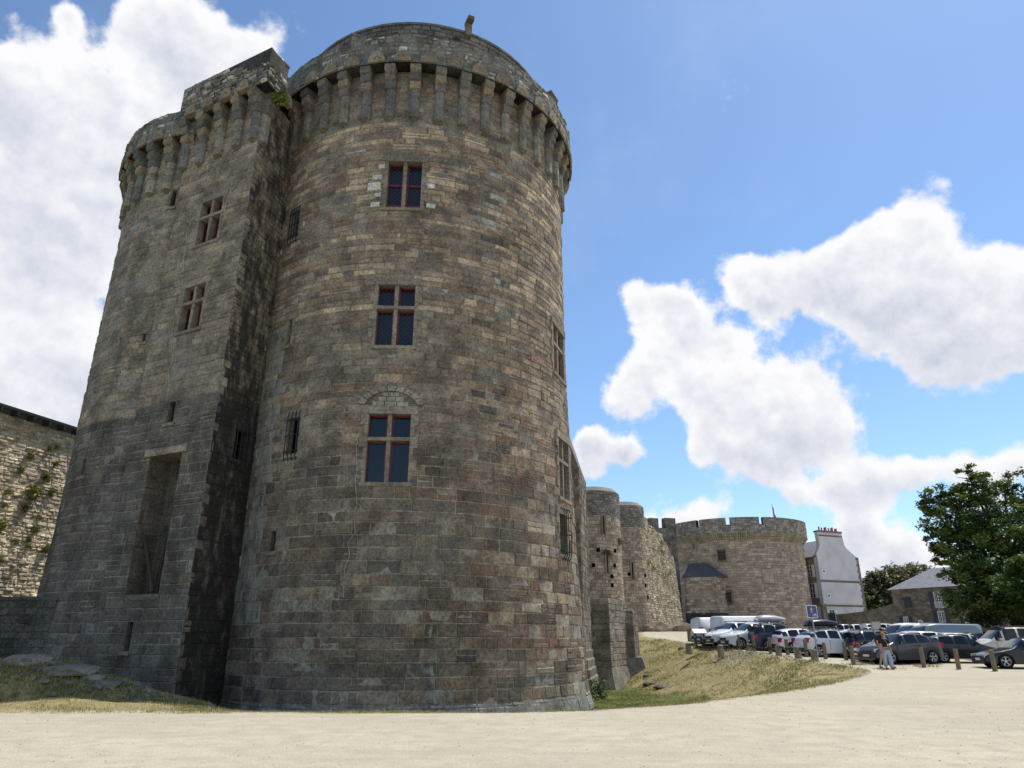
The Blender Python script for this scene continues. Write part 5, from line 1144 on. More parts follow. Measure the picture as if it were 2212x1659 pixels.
# ---------------------------------------------------------------- vehicles
def lerp_prof(p,x):
    if x<=p[0][0]: return p[0][1]
    for i in range(len(p)-1):
        if x<=p[i+1][0]:
            f=(x-p[i][0])/(p[i+1][0]-p[i][0]); return p[i][1]+(p[i+1][1]-p[i][1])*f
    return p[-1][1]
KIND={ # length, width, height, wheelbase offsets, roof profile (x from front 0..1), belt, pillars (x in fractions), tyre radius
 'hatch':dict(L=4.1,W=1.76,H=1.47,fw=.19,rw=.81,top=[(0,.55),(.02,.66),(.10,.76),(.27,.95),(.45,1.40),(.52,1.465),(.75,1.45),(.90,1.32),(.98,.98),(1,.62)],belt=[(0,.60),(.1,.72),(.27,.90),(.9,1.0),(1,.8)],gs=.29,ge=.955,pil=[.46,.64,.83],r=.31),
 'suv':dict(L=4.3,W=1.82,H=1.62,fw=.19,rw=.80,top=[(0,.62),(.02,.78),(.08,.92),(.26,1.08),(.42,1.55),(.50,1.62),(.80,1.60),(.92,1.50),(.985,1.08),(1,.7)],belt=[(0,.70),(.1,.88),(.27,1.03),(.9,1.10),(1,.9)],gs=.27,ge=.97,pil=[.44,.63,.82],r=.345),
 'cross':dict(L=4.15,W=1.80,H=1.57,fw=.20,rw=.815,top=[(0,.60),(.015,.80),(.06,.92),(.24,1.06),(.43,1.50),(.53,1.57),(.72,1.54),(.88,1.38),(.97,1.06),(1,.62)],belt=[(0,.66),(.1,.86),(.25,1.0),(.80,1.08),(.95,1.12),(1,.9)],gs=.26,ge=.955,pil=[.45,.64,.83],r=.34),
 'sedan':dict(L=4.6,W=1.82,H=1.44,fw=.19,rw=.80,top=[(0,.52),(.02,.64),(.09,.76),(.28,.93),(.42,1.36),(.5,1.44),(.66,1.42),(.80,1.22),(.88,1.06),(.98,1.0),(1,.66)],belt=[(0,.58),(.1,.72),(.28,.90),(.9,.98),(1,.85)],gs=.30,ge=.86,pil=[.43,.60,.76],r=.33),
 'van':dict(L=4.5,W=1.84,H=1.83,fw=.19,rw=.80,top=[(0,.60),(.02,.80),(.08,.95),(.20,1.12),(.34,1.66),(.42,1.80),(.55,1.83),(.97,1.80),(.99,1.7),(1,.7)],belt=[(0,.66),(.1,.90),(.22,1.08),(.9,1.12),(1,1.1)],gs=.21,ge=.985,pil=[.36,.54,.78],r=.33),
 'bigvan':dict(L=5.6,W=2.0,H=2.45,fw=.16,rw=.80,top=[(0,.62),(.02,.90),(.06,1.08),(.13,1.25),(.24,2.1),(.30,2.35),(.42,2.45),(.98,2.42),(.995,2.3),(1,.7)],belt=[(0,.7),(.08,1.02),(.14,1.2),(.9,1.25),(1,1.2)],gs=.14,ge=.27,pil=[.26,.5,.8],r=.36),
 'midvan':dict(L=5.3,W=1.95,H=1.98,fw=.16,rw=.80,top=[(0,.62),(.02,.85),(.06,.98),(.15,1.15),(.26,1.75),(.32,1.92),(.42,1.98),(.98,1.95),(.995,1.85),(1,.7)],belt=[(0,.7),(.08,.95),(.15,1.1),(.9,1.15),(1,1.1)],gs=.16,ge=.29,pil=[.28,.5,.8],r=.34),
 'camper':dict(L=6.2,W=2.15,H=2.75,fw=.15,rw=.74,top=[(0,.62),(.02,.95),(.06,1.1),(.12,1.25),(.20,2.0),(.26,2.6),(.36,2.75),(.98,2.7),(.995,2.5),(1,.7)],belt=[(0,.7),(.08,1.02),(.13,1.2),(.9,1.4),(1,1.3)],gs=.13,ge=.24,pil=[.24,.45,.75],r=.35)}
WC={}
def make_car(kind,label,color,metal=0,loc=(0,0,0),rz=0,cat='car',boxed=None,rails=False,sidewin=True,glassroof=False,two=None,group='cars parked on the gravel',clad=True,detail=True,name='parked_car'):
    K=KIND[kind]; T=thing(name,loc,label,cat,group,rz); L_,Wd,H_=K['L'],K['W'],K['H']; hw=Wd/2
    xf=sorted(set([0,.012,.03,.06,.1,.14,.18,.22,.26,.30,.34,.38,.42,.46,.5,.55,.6,.64,.68,.72,.76,.8,.84,.88,.92,.95,.975,.99,1]+[K['gs'],K['ge']]+[p+e for p in K['pil'] for e in(-.012,.012)]+[c+s*K['r']*1.18*q/L_ for c in(K['fw'],K['rw']) for s in(-1,1) for q in(0,.35,.7,.9,1)]))
    def half(x):
        e=1.0
        if x<.12: e=1-.16*(1-x/.12)**2
        if x>.92: e=1-.10*((x-.92)/.08)**2
        return hw*e
    def ring(x):
        X_=-(x-.5)*L_      # front towards +X
        w=half(x); top=lerp_prof(K['top'],x); belt=min(lerp_prof(K['belt'],x),top-.02)
        zb=.22 if .03<x<.97 else .32
        ra=K['r']*1.16
        for c in(K['fw'],K['rw']):
            d=(x-c)*L_
            if abs(d)<ra: zb=max(zb,K['r']+math.sqrt(max(0,ra*ra-d*d)))
        zb=min(zb,belt-.06)
        cab=max(0,min(1,(top-belt)/.35)); tuck=(.80 if kind in('van','bigvan','camper','midvan') else .70)
        if kind in('bigvan','camper','midvan'): tuck=.88
        wr=w*(.93*(1-cab)+tuck*cab); er=.035+.03*cab
        sh=belt-.10 if belt-.1>zb+.05 else (belt+zb)/2
        pts=[(w*.75,.20),(w*.97,max(zb-.02,.2)),(w,zb),(w*1.0,max(zb+.02,(zb+sh)/2)),(w*.985,sh),(w*.955,belt),(wr,top-er),(wr*.82,top-.008),(wr*.4,top+.012*cab),(0,top+.018*cab)]
        return [(X_,y,z) for y,z in pts]
    bd=MB(); gl=MB(); tr=MB()
    rings=[ring(x) for x in xf]
    def put(mbb,pts):
        mbb.face(pts); mbb.face([(p[0],-p[1],p[2]) for p in reversed(pts)])
    for i in range(len(xf)-1):
        a,b=rings[i],rings[i+1]; xm=(xf[i]+xf[i+1])/2
        topm=lerp_prof(K['top'],xm); belt=lerp_prof(K['belt'],xm); slope=abs(lerp_prof(K['top'],xf[i+1])-lerp_prof(K['top'],xf[i]))/((xf[i+1]-xf[i])*L_)
        for j in range(9):
            q=[a[j],a[j+1],b[j+1],b[j]]
            g_=False
            inpil=any(abs(xm-p)<.0125 for p in K['pil'])
            if K['gs']<xm<K['ge'] and topm-belt>.12:
                if j==5 and not inpil and (sidewin or xm<K['pil'][1]) and xm>K['gs']+.05 and xm<K['ge']-.03: g_=True
                if j>=6 and slope>.30 and (xm<.5 or (xm>.8 and kind not in('bigvan','camper','midvan'))): g_=(j>=7) or True
                if j>=7 and glassroof and .5<xm<.85: g_=True
            mbb=gl if g_ else (tr if (j<2 or (clad and j==2 and False)) else bd)
            if two and j>=6 and not g_ and topm-belt>.3: mbb=gl if two=='black' else bd
            put(mbb,q)
    for R_ in (rings[0],rings[-1]):
        pts=[(p[0],p[1],p[2]) for p in R_]; pts=pts+[(p[0],-p[1],p[2]) for p in reversed(R_[:-1])]
        bd.face(pts if R_ is rings[-1] else pts[::-1])
    pk=('p',tuple(color),metal)
    if pk not in WC: WC[pk]=paint('car paint',color,metal)
    P_=WC[pk]
    body=bd.build('body',P_,T,smooth=False,world=False)
    try:
        body.data.set_sharp_from_angle(angle=R(28)); 
    except Exception: pass
    body.data.polygons.foreach_set('use_smooth',[True]*len(body.data.polygons))
    w_=body.modifiers.new('weld','WELD'); w_.merge_threshold=.001
    gl.build('window_glass',M['carglass'],T,world=False); 
    # sills, bumpers, arches
    tr.box((0,0,.28),(L_*.44,hw*.8,.06)); 
    for sx in(-1,1): tr.box((sx*(L_/2-.08),0,.40),(.10,hw*.78,.13))
    tr.build('lower_trim',M['plastic'],T,world=False)
    for c in(K['fw'],K['rw']):
        for s_ in(-1,1):
            x=-(c-.5)*L_; r=K['r']; w=MB(); y0,y1=s_*(hw-.24),s_*(hw-.01)
            n=20; prof=[(y0,r*.7),(y0,r*.96),(y0+s_*.03,r),(y1-s_*.03,r),(y1,r*.95),(y1,r*.66)]
            vs=[];fs=[]
            for k_ in range(n):
                a_=2*math.pi*k_/n
                vs+=[(x+q[1]*math.cos(a_),q[0],r+q[1]*math.sin(a_)) for q in prof]
            m_=len(prof)
            for k_ in range(n):
                for j in range(m_-1): fs.append((k_*m_+j,k_*m_+j+1,((k_+1)%n)*m_+j+1,((k_+1)%n)*m_+j))
            w.mesh(vs,fs); w.tube((x,y0,r),(x,y0+s_*.02,r),r*.8,n=14); wh=w.build('wheel',M['tyre'],T,smooth=True,world=False)
            rm=MB(); yy=y1-s_*.04
            for k_ in range(5):
                a_=2*math.pi*k_/5+.3
                for da in(-.16,.16): rm.tube((x+.05*math.cos(a_),yy,r+.05*math.sin(a_)),(x+r*.64*math.cos(a_+da),yy+s_*.01,r+r*.64*math.sin(a_+da)),.022,.026,5)
            for k_ in range(20):
                a_=2*math.pi*k_/20; b_=2*math.pi*(k_+1)/20; rm.tube((x+r*.67*math.cos(a_),yy+s_*.02,r+r*.67*math.sin(a_)),(x+r*.67*math.cos(b_),yy+s_*.02,r+r*.67*math.sin(b_)),.022,n=5,cap=False)
            rm.tube((x,yy-s_*.02,r),(x,yy+s_*.025,r),.06,n=10)
            rm.build('rim',M['alloy'],wh,world=False)
            ar=MB(); ar.tube((x,s_*(hw-.30),r+.02),(x,s_*(hw-.05),r+.02),r*1.12,n=18); ar.build('wheel_arch',M['dark'],T,world=False)
    if detail:
        zl=lerp_prof(K['belt'],.05)
        for s_ in(-1,1):
            h=MB(); h.box((L_/2-.20,s_*(half(.03)-.20),zl-.07),(.17,.17,.085),ax=(Vector((1,-s_*.35,-.1)).normalized(),Vector((s_*.35,1,0)).normalized()*1,Vector((.1,0,1)).normalized())); h.build('headlight',M['lamp'],T,world=False)
            h=MB(); zt_=lerp_prof(K['belt'],.96)-.12; h.box((-L_/2+.13,s_*(half(.975)-.075),zt_),(.14,.085,.13)); h.build('tail_light',M['taillamp'],T,world=False)
            h=MB(); xm_=-(K['gs']+.10-.5)*L_; h.box((xm_,s_*(hw+.06),lerp_prof(K['belt'],.33)+.08),(.07,.09,.06)); h.build('wing_mirror',P_,T,world=False)
            for q in (K['pil'][1]-.04,K['pil'][2]-.05):
                h=MB(); h.box((-(q-.5)*L_,s_*(hw+.005),lerp_prof(K['belt'],q)-.12),(.09,.02,.018)); h.build('door_handle',P_,T,world=False)
            # door shut lines
            h=MB()
            for q in (K['gs']+.05,K['pil'][1],K['pil'][2]+.01 if kind!='bigvan' else .9): h.box((-(q-.5)*L_,s_*(half(q)*.996),lerp_prof(K['belt'],q)-.33),(.008,.008,.26))
            h.build('door_seam',M['plastic'],T,world=False)
        g_=MB(); g_.box((L_/2-.005,0,zl-.16),(.02,hw*.42,.07)); g_.build('grille',M['plastic'],T,world=False)
        for sx in(-1,1): g_=MB(); g_.box((sx*(L_/2+.012),0,.42 if sx>0 else .62),(.012,.25,.055)); g_.build('number_plate',M['plate'],T,world=False)
    if rails or boxed:
        for s_ in(-1,1): g_=MB(); g_.tube((L_*.08,s_*hw*.62,H_+.05),(-L_*.34,s_*hw*.62,H_+.04),.022,n=6); [g_.tube((x,s_*hw*.62,H_-.04),(x,s_*hw*.62,H_+.05),.025,n=5) for x in(L_*.08,-L_*.13,-L_*.34)]; g_.build('roof_rail',M['plastic'],T,world=False)
    if boxed:
        g_=MB(); [g_.box((x,0,H_+.10),(.035,hw*.66,.03)) for x in(.15,-.95)]; g_.build('roof_bar',M['plastic'],T,world=False)
    return T
def roof_box(car_loc,rz,kind,label,matr,front=1):
    K=KIND[kind]; T=thing('roof_box',car_loc,label,'roof box',rz=rz); mb=MB(); H_=K['H']
    xs_=[-1.0,-.96,-.85,-.6,-.2,.25,.65,.88,1.0]; hs=[.14,.30,.40,.45,.46,.44,.35,.22,.06]; ws=[.30,.38,.42,.42,.42,.41,.37,.28,.10]
    rg=[]
    for x,h,w in zip(xs_,hs,ws):
        X_=x*1.08*front-.38; zb=H_+.14+(.10-h*.1 if x>.8 else 0)
        rg.append([(X_,w*math.cos(a_),zb+h*(.42+.58*math.sin(a_)) if a_>=0 else zb+h*.42*(1+math.sin(a_))) for a_ in [2*math.pi*i/14-math.pi for i in range(14)]])
    for i in range(len(rg)-1):
        for j in range(14): mb.face([rg[i][j],rg[i][(j+1)%14],rg[i+1][(j+1)%14],rg[i+1][j]])
    mb.face(rg[0]); mb.face(rg[-1][::-1]); o=mb.build('shell',matr,T,smooth=True,world=False); w_=o.modifiers.new('weld','WELD'); w_.merge_threshold=.001
    g_=MB(); g_.box((-.38,0,H_+.28),(1.02,.425,.012)); g_.build('seam',M['plastic'],T,world=False)
    return T
def zA(x,y): return ((1680+x/5.027)/1.1573,(1500+y/5.027)/1.1573)
def zB(x,y): return ((2120+x/5.027)/1.1573,(1500+y/5.027)/1.1573)
WHT=(.72,.72,.72); BLK=(.008,.008,.01); GRY=(.04,.04,.045); NAV=(.012,.02,.05); SIL=(.42,.43,.45)
def carat(kind,uL,uR,vbase,head,Y=None,**k):
    """centre from the span of the near side wheels' contact row; head = compass angle of the nose (deg from +X)"""
    u=(uL+uR)/2; p=gp(u,vbase) if Y is None else atY(u,vbase,Y)
    K=KIND[kind]; vd=Vector((p.x,p.y,0)).normalized(); p=p+vd*(K['W']*.45); z=float(road(p.x,p.y)); 
    T=make_car(kind,loc=(p.x,p.y,z),rz=R(head),**k); return T
DX={}
# front rows, nearest the wooden posts
A_=lambda a,b,c:(zA(a,c)[0],zA(b,c)[0],zA(a,c)[1]); B_=lambda a,b,c:(zB(a,c)[0],zB(b,c)[0],zB(a,c)[1])
carat('van',*A_(405,900,552),12,label='white panel van parked farthest left, its closed rear corner towards the keep',color=WHT,sidewin=False,cat='van')
carat('midvan',*A_(720,1230,520),14,label='long low white van behind the pale cars, in front of the far tower',color=WHT,sidewin=False,cat='van',Y=53)
carat('hatch',*A_(500,860,560),190,label='dark blue hatchback behind the small white car with black roof posts',color=(.02,.02,.07),metal=.4,Y=52)
carat('suv',*A_(560,1060,598),196,label='white compact car with dark windscreen, nose to the left beside the panel van',color=WHT,rails=True)
carat('suv',*A_(740,1290,624),194,label='pale silver white car with alloy wheels between two posts, nose left',color=(.55,.56,.56))
T=carat('suv',*A_(1110,1600,645),10,label='navy blue off-roader with a silver box on its roof',color=NAV,metal=.3,boxed=True); roof_box(T.location,T.rotation_euler.z,'suv','silver grey roof box on the navy off-roader',mat('silver gloss plastic',(.42,.42,.44),.25,0,.5,.5))
carat('hatch',*A_(1380,1930,672),9,label='white hatchback with large red tail lamps, beside the navy off-roader',color=WHT,rails=False)
T=carat('cross',*A_(1710,2330,722),8,label='white coupe like car with dark side windows carrying a long black roof box',color=(.62,.65,.68),boxed=True); roof_box(T.location,T.rotation_euler.z,'cross','long glossy black roof box on the white car behind the blue sign',mat('black gloss plastic',(.006,.006,.007),.25,0,.3,.15))
carat('hatch',zz5(150,0)[0],zz5(520,0)[0],zz5(0,1345)[1],6,label='black hatchback directly left of the walking couple, nose to the right',color=(.012,.012,.016),metal=.3)
CAP=carat('cross',zz5(345,0)[0],zz5(985,0)[0],zz5(0,1402)[1],191,label='metallic grey crossover right behind the walking couple, nose left',color=(.055,.052,.06),metal=.35,two=None)
carat('hatch',zz5(925,0)[0],zz5(1400,0)[0],zz5(0,1392)[1],-8,label='black hatchback with silver hubcaps between grey crossover and black saloon',color=(.008,.009,.009))
carat('sedan',zz5(1425,0)[0],zz5(2010,0)[0],zz5(0,1440)[1],170,label='black saloon cut by the right edge of the photo, nose left',color=(.006,.01,.011))
carat('van',zz5(1345,0)[0],zz5(1800,0)[0],zz5(0,1395)[1],172,label='cream coloured people carrier behind the black saloon at the right edge',color=(.55,.53,.47),rails=True,Y=43,cat='car')
# second and third rows
carat('suv',zz5(265,0)[0],zz5(700,0)[0],zz5(0,1290)[1],8,label='dark estate car with black roof rails behind the black hatchback',color=(.02,.02,.022),Y=44,rails=True)
carat('hatch',zz5(330,0)[0],zz5(800,0)[0],zz5(0,1270)[1],186,label='silver car whose roof shows behind the man in the red cap',color=SIL,metal=.4,Y=41.5)
carat('suv',zz5(560,0)[0],zz5(900,0)[0],zz5(0,1300)[1],172,label='pale silver car just behind the grey crossover roof',color=SIL,metal=.4,Y=42.5)
carat('midvan',zz5(820,0)[0],zz5(1130,0)[0],zz5(0,1270)[1],180,label='long grey blue panel van in front of the stone house',color=(.22,.26,.29),sidewin=False,cat='van',Y=49.5)
carat('midvan',zz5(715,0)[0],zz5(1010,0)[0],zz5(0,1255)[1],182,label='white high van left of the long grey blue van',color=(.62,.62,.60),sidewin=False,cat='van',Y=53.5)
carat('midvan',zz5(590,0)[0],zz5(900,0)[0],zz5(0,1240)[1],184,label='white motor van with large sloping windscreen below the white house door',color=WHT,sidewin=False,cat='van',Y=57)
carat('hatch',zz5(880,0)[0],zz5(1160,0)[0],zz5(0,1330)[1],176,label='white roofed car behind the black hatchback with hubcaps',color=(.5,.5,.5),Y=46)
carat('sedan',zz5(1130,0)[0],zz5(1430,0)[0],zz5(0,1320)[1],10,label='dark car in the shade beneath the large tree, left of the cream carrier',color=(.01,.012,.014),Y=49)
carat('hatch',zz5(1100,0)[0],zz5(1290,0)[0],zz5(0,1300)[1],100,label='teal tinted car parked in the shade of the large tree',color=(.04,.22,.24),Y=56)
carat('suv',zz5(215,0)[0],zz5(360,0)[0],zz5(0,1180)[1],175,label='white off-roader in the back row before the garden wall',color=WHT,Y=72)
carat('hatch',zz5(330,0)[0],zz5(455,0)[0],zz5(0,1175)[1],178,label='light silver hatchback in the back row, left of the notice board',color=(.45,.46,.47),Y=70)
carat('van',zz5(465,0)[0],zz5(600,0)[0],zz5(0,1180)[1],4,label='white people carrier in the back row, right of the notice board',color=WHT,Y=71)
carat('hatch',zz5(560,0)[0],zz5(680,0)[0],zz5(0,1180)[1],176,label='dark blue car in the back row beside the white people carrier',color=(.02,.04,.10),Y=70)
carat('hatch',zz5(75,0)[0],zz5(190,0)[0],zz5(0,1175)[1],178,label='silver car in the back row in front of the green gate',color=(.45,.46,.47),Y=73)
carat('sedan',zz5(170,0)[0],zz5(260,0)[0],zz5(0,1175)[1],178,label='dark car in the back row, just right of the green gate',color=(.03,.03,.035),Y=76)
carat('suv',zz5(1480,0)[0],zz5(1700,0)[0],zz5(0,1300)[1],174,label='black car behind the cream carrier under the tree',color=(.01,.01,.01),Y=50)
# ---------------------------------------------------------------- wooden posts
def post_proto():
    T=thing('wooden_post',(0,0,0),'','post','wooden posts along the parking'); mb=MB(); n=12
    for (z0_,z1_,r0_,r1_) in ((-.2,.9,.108,.104),(.9,.925,.104,.09)):
        mb.tube((0,0,z0_),(0,0,z1_),r0_,r1_,n)
    mb.build('shaft',M['wood'],T,world=False); mb=MB(); mb.tube((0,0,.926),(0,0,.934),.088,.085,n); mb.build('top_face',mat('grey end grain',(.36,.31,.22),.9),T,world=False); return T
PR=post_proto(); first=True
posts=[(zA(215,520),1,'leftmost post of the cluster beyond the information table'),(zA(245,525),1,'second post of the cluster beyond the information table'),(zA(270,530),1,'third post of the cluster beyond the information table'),(zA(300,555),1,'thick post just left of the information table'),(zA(340,512),.9,'slim post seen above the information table'),(zA(395,572),1,'post behind the right leg of the information table'),
(zA(527,592),1,'post in front of the white panel van'),(zA(672,608),1,'post before the black windscreen of the compact white car'),(zA(842,627),1,'post left of the silver white car front wheel'),(zA(1036,648),1,'post left of the navy off-roader'),(zA(1240,676),1,'post before the navy off-roader side'),(zA(1455,690),1,'post below the red tail lamp of the white hatchback'),(zA(1695,716),1,'post between white hatchback and sign'),(zA(1933,742),1,'post just right of the blue sign'),(zA(2190,757),1,'post in front of the black hatchback rear'),
(zB(72,815),1.03,'thick post standing forward at the tip of the grass'),(zB(160,775),1,'post left of the grey crossover grille'),(zB(300,795),1,'post before the grey crossover grille'),(zB(440,795),1,'post hidden behind the walking couple'),(zB(957,848),1,'post before the rear wheel of the grey crossover'),(zB(1395,872),1,'post in front of the black hatchback with hubcaps'),(zB(1850,896),1,'post at the front of the black saloon, farthest right')]
for (q,s_,lab) in posts:
    p=gp(*q); o=PR if first else copy_thing(PR,p,0,''); first=False
    o.location=p; o.rotation_euler=(0,0,random.uniform(0,6)); o.scale=(s_,s_,s_*random.uniform(.96,1.06)); o['label']='wooden '+lab if not lab.startswith('thick') and not lab.startswith('slim') else lab.replace('post','wooden post',1)
# ---------------------------------------------------------------- stone bollards and chain
STB=[(zA(210,622),.42,'farthest left, beside the information table'),(zA(612,655),.45,'before the compact white car'),(zA(972,640),.45,'before the silver white car'),(zA(1345,698),.62,'before the navy off-roader'),(zA(1592,733),.66,'leaning, left of the blue sign'),(zA(1795,757),.60,'right against the foot of the sign pole')]
M['rust']=mat('rusty iron',(.045,.028,.02),.8)
pts=[]
for i,(q,h,lab) in enumerate(STB):
    p=gp(*q); mb=MB(); n=14; rg=[]
    for (z_,r_) in ((-.3,.20),(h*.5,.185),(h*.85,.17),(h*.97,.12),(h,.05)): rg.append([(r_*math.cos(2*math.pi*k_/n)*random.uniform(.94,1.06),r_*math.sin(2*math.pi*k_/n)*random.uniform(.94,1.06),z_) for k_ in range(n)])
    for a_,b_ in zip(rg,rg[1:]):
        for k_ in range(n): mb.face([a_[k_],a_[(k_+1)%n],b_[(k_+1)%n],b_[k_]],(*jitc((.24,.21,.16),.08),.1))
    mb.face(rg[-1],(.27,.24,.19,0)); o=mb.build('stone_bollard',M['dressed']); o.location=p; tag(o,'short grey stone bollard '+lab,'bollard','stone bollards linked by chains'); o.rotation_euler=(0,R(-6 if i==4 else 0),0)
    pts.append(p+Vector((0,0,h*.86)))
for i in range(5):
    mb=MB(); a_,b_=pts[i],pts[i+1]; L_=(b_-a_).length; n=int(L_/.17)
    prev=None
    for k_ in range(n):
        f=(k_+.5)/n; p=a_.lerp(b_,f)-Vector((0,0,.24*4*f*(1-f)*min(1,L_/4))); f2=(k_+1.5)/n; q=a_.lerp(b_,f2)-Vector((0,0,.24*4*f2*(1-f2)*min(1,L_/4))); d_=(q-p).normalized(); sd=(d_.cross(ks) if k_%2 else d_.cross(d_.cross(ks))).normalized(); nn_=d_.cross(sd)
        ring=[p+d_*(.115*math.cos(t_))+sd*(.06*math.sin(t_)) for t_ in [2*math.pi*j/8 for j in range(8)]]
        for j in range(8): mb.tube(ring[j],ring[(j+1)%8],.032,n=4,cap=False)
    tag(mb.build('chain',M['rust']),['rusty chain hanging from the farthest left stone bollard','rusty chain between the second and third stone bollards from the left','rusty chain between the third and fourth stone bollards, before the navy off-roader','heavy rusty chain before the white hatchback','heavy rusty chain ending at the bollard by the sign pole'][i],'chain','chains between the stone bollards')
# ---------------------------------------------------------------- signs
p=gp(*zA(1838,762)); T=thing('traffic_sign',p,'square blue end of zone sign with red diagonal on a grey pole','traffic sign'); top=atY(1753,1308,p.y)
h=top.z-p.z+.02; mb=MB(); mb.tube(p-ks*.2,p+ks*h,.04,n=10); mb.build('pole',M['metal'],T)
sw=.35; c=p+Vector((0,-.07,h-sw)); fx=(Vector((1,.25,0)).normalized(),Vector((-.25,1,0)).normalized(),ks)
def rsq(s_,r_,n=5): 
    o=[]
    for (cx_,cy_,a0_) in ((s_-r_,s_-r_,0),(-s_+r_,s_-r_,90),(-s_+r_,-s_+r_,180),(s_-r_,-s_+r_,270)):
        for k_ in range(n): a_=R(a0_+90*k_/(n-1)); o.append((cx_+r_*math.cos(a_),cy_+r_*math.sin(a_)))
    return o
def plate(name,poly,off,th,mt,par): mb=MB(); mb.extr(poly,c,fx[0],ks,-fx[1],off,off+th); return mb.build(name,mt,par)
sb=plate('sign_board',rsq(sw,.05),-.01,.02,M['white'],T); plate('blue_field',rsq(sw*.88,.04),.0105,.003,mat('sign blue',(.015,.06,.30),.4),sb)
WP=M['white']
fig=[(-.02,.22),(.02,.22),(.03,.17),(.07,.10),(.04,.08),(.02,.11),(.03,.02),(.08,-.08),(.04,-.09),(0,-.01),(-.05,-.09),(-.09,-.07),(-.03,.03),(-.04,.10),(-.09,.05),(-.11,.08),(-.04,.16)]
plate('pedestrian_symbol',[(x-.02,y+.02) for x,y in fig],.014,.003,mat('sign pale green',(.5,.6,.3),.5),sb)
mb=MB()
for x in(.06,.21):
    for k_ in range(10): a_=2*math.pi*k_/10; b_=2*math.pi*(k_+1)/10; mb.tube(c+fx[0]*(x+.055*math.cos(a_))+ks*(-.2+.055*math.sin(a_))-fx[1]*.018,c+fx[0]*(x+.055*math.cos(b_))+ks*(-.2+.055*math.sin(b_))-fx[1]*.018,.012,n=4)
for (x0_,y0_,x1_,y1_) in ((.06,-.2,.11,-.12),(.11,-.12,.19,-.13),(.19,-.13,.21,-.2),(.11,-.12,.14,-.2),(.14,-.2,.19,-.13),(.18,-.09,.21,-.2)): mb.tube(c+fx[0]*x0_+ks*y0_-fx[1]*.018,c+fx[0]*x1_+ks*y1_-fx[1]*.018,.012,n=4)
mb.build('bicycle_symbol',WP,sb)
plate('red_bar',[(-.31,-.27),(-.27,-.31),(.31,.27),(.27,.31)],.018,.004,mat('sign red',(.55,.03,.03),.4),sb)
# white marker board near the gate tower
p=atY(1373,1372,66); p.z=float(gz(p.x,p.y))-.1; q=atY(1370,1332,66); mb=MB(); mb.box(((p.x+q.x)/2,66,(p.z+q.z)/2),(.22,.05,(q.z-p.z)/2)); T=thing('information_sign',p,'tall narrow white sign post near the foot of the gate tower','sign'); mb.build('board',M['white'],T); mb=MB(); mb.box(((p.x+q.x)/2+.02,65.93,p.z+.45),(.17,.01,.35)); mb.build('dark_panel',M['plastic'],T); 
# information table
p=gp(*zA(312,603)); q=gp(*zA(412,600)); T=thing('information_table',p,'low lectern style information table with pale tilted panel','information panel'); mb=MB()
for r_ in (p,q): mb.box((r_.x,r_.y,r_.z+.5),(.035,.035,.5))
m_=(p+q)/2; mb.box((m_.x,m_.y,m_.z+.12),((q-p).length/2,.03,.03),math.atan2(q.y-p.y,q.x-p.x)); mb.build('stand',M['iron'],T)
mb=MB(); mb.box((m_.x,m_.y,m_.z+1.07),((q-p).length/2+.12,.32,.02),ax=(Vector((1,0,0)),Vector((0,.9,.42)).normalized(),Vector((0,-.42,.9)).normalized())); mb.build('panel',M['white'],T)
# notice board among the back row
p=atY(*zz5(455,1125),66); q=atY(*zz5(447,1050),66); T=thing('notice_board',(p.x,p.y,float(road(p.x,66))),'grey notice board standing among the back row of cars','notice board'); mb=MB(); mb.box((q.x,66,q.z-.55),(.48,.04,.55),R(10)); mb.build('board',M['metal'],T); mb=MB(); mb.box((q.x,65.94,q.z-.55),(.40,.01,.46),R(10)); mb.build('panel',mat('pale notice',(.5,.5,.52),.6),T); mb=MB(); mb.tube((q.x,66.06,float(road(q.x,66))),(q.x,66.06,q.z-.4),.05,n=8); mb.build('pole',M['metal'],T)
# ---------------------------------------------------------------- people
def skin(name,nodes,edges,mt,par,sub=2):
    me=bpy.data.meshes.new(name); me.from_pydata([n[0] for n in nodes],edges,[]); o=bpy.data.objects.new(name,me); COL.objects.link(o)
    m_=o.modifiers.new('skin','SKIN'); m_.use_smooth_shade=True
    if not me.skin_vertices: bpy.context.view_layer.objects.active=o
    sv=me.skin_vertices[0].data if me.skin_vertices else None
    if sv is None:
        raise RuntimeError('no skin layer')
    for i,n in enumerate(nodes): sv[i].radius=(n[1],n[2] if len(n)>2 else n[1]); sv[i].use_root=(i==0)
    s_=o.modifiers.new('sub','SUBSURF'); s_.levels=sub; s_.render_levels=sub
    dg=bpy.context.evaluated_depsgraph_get(); ev=o.evaluated_get(dg); me2=bpy.data.meshes.new_from_object(ev); COL.objects.unlink(o); bpy.data.objects.remove(o)
    me2.materials.clear(); me2.materials.append(mt); me2.polygons.foreach_set('use_smooth',[True]*len(me2.polygons))
    o=bpy.data.objects.new(name,me2); COL.objects.link(o); o.parent=par; return o
SK=mat('skin',(.50,.29,.20),.55)
def ell(mb,c,r,n=12,m=8,squash=None):
    vs=[];fs=[]
    for i in range(m+1):
        t_=math.pi*i/m
        for j in range(n): a_=2*math.pi*j/n; vs.append((c[0]+r[0]*math.sin(t_)*math.cos(a_),c[1]+r[1]*math.sin(t_)*math.sin(a_),c[2]+r[2]*math.cos(t_)))
    for i in range(m):
        for j in range(n): fs.append((i*n+j,(i+1)*n+j,(i+1)*n+(j+1)%n,i*n+(j+1)%n))
    mb.mesh(vs,fs)
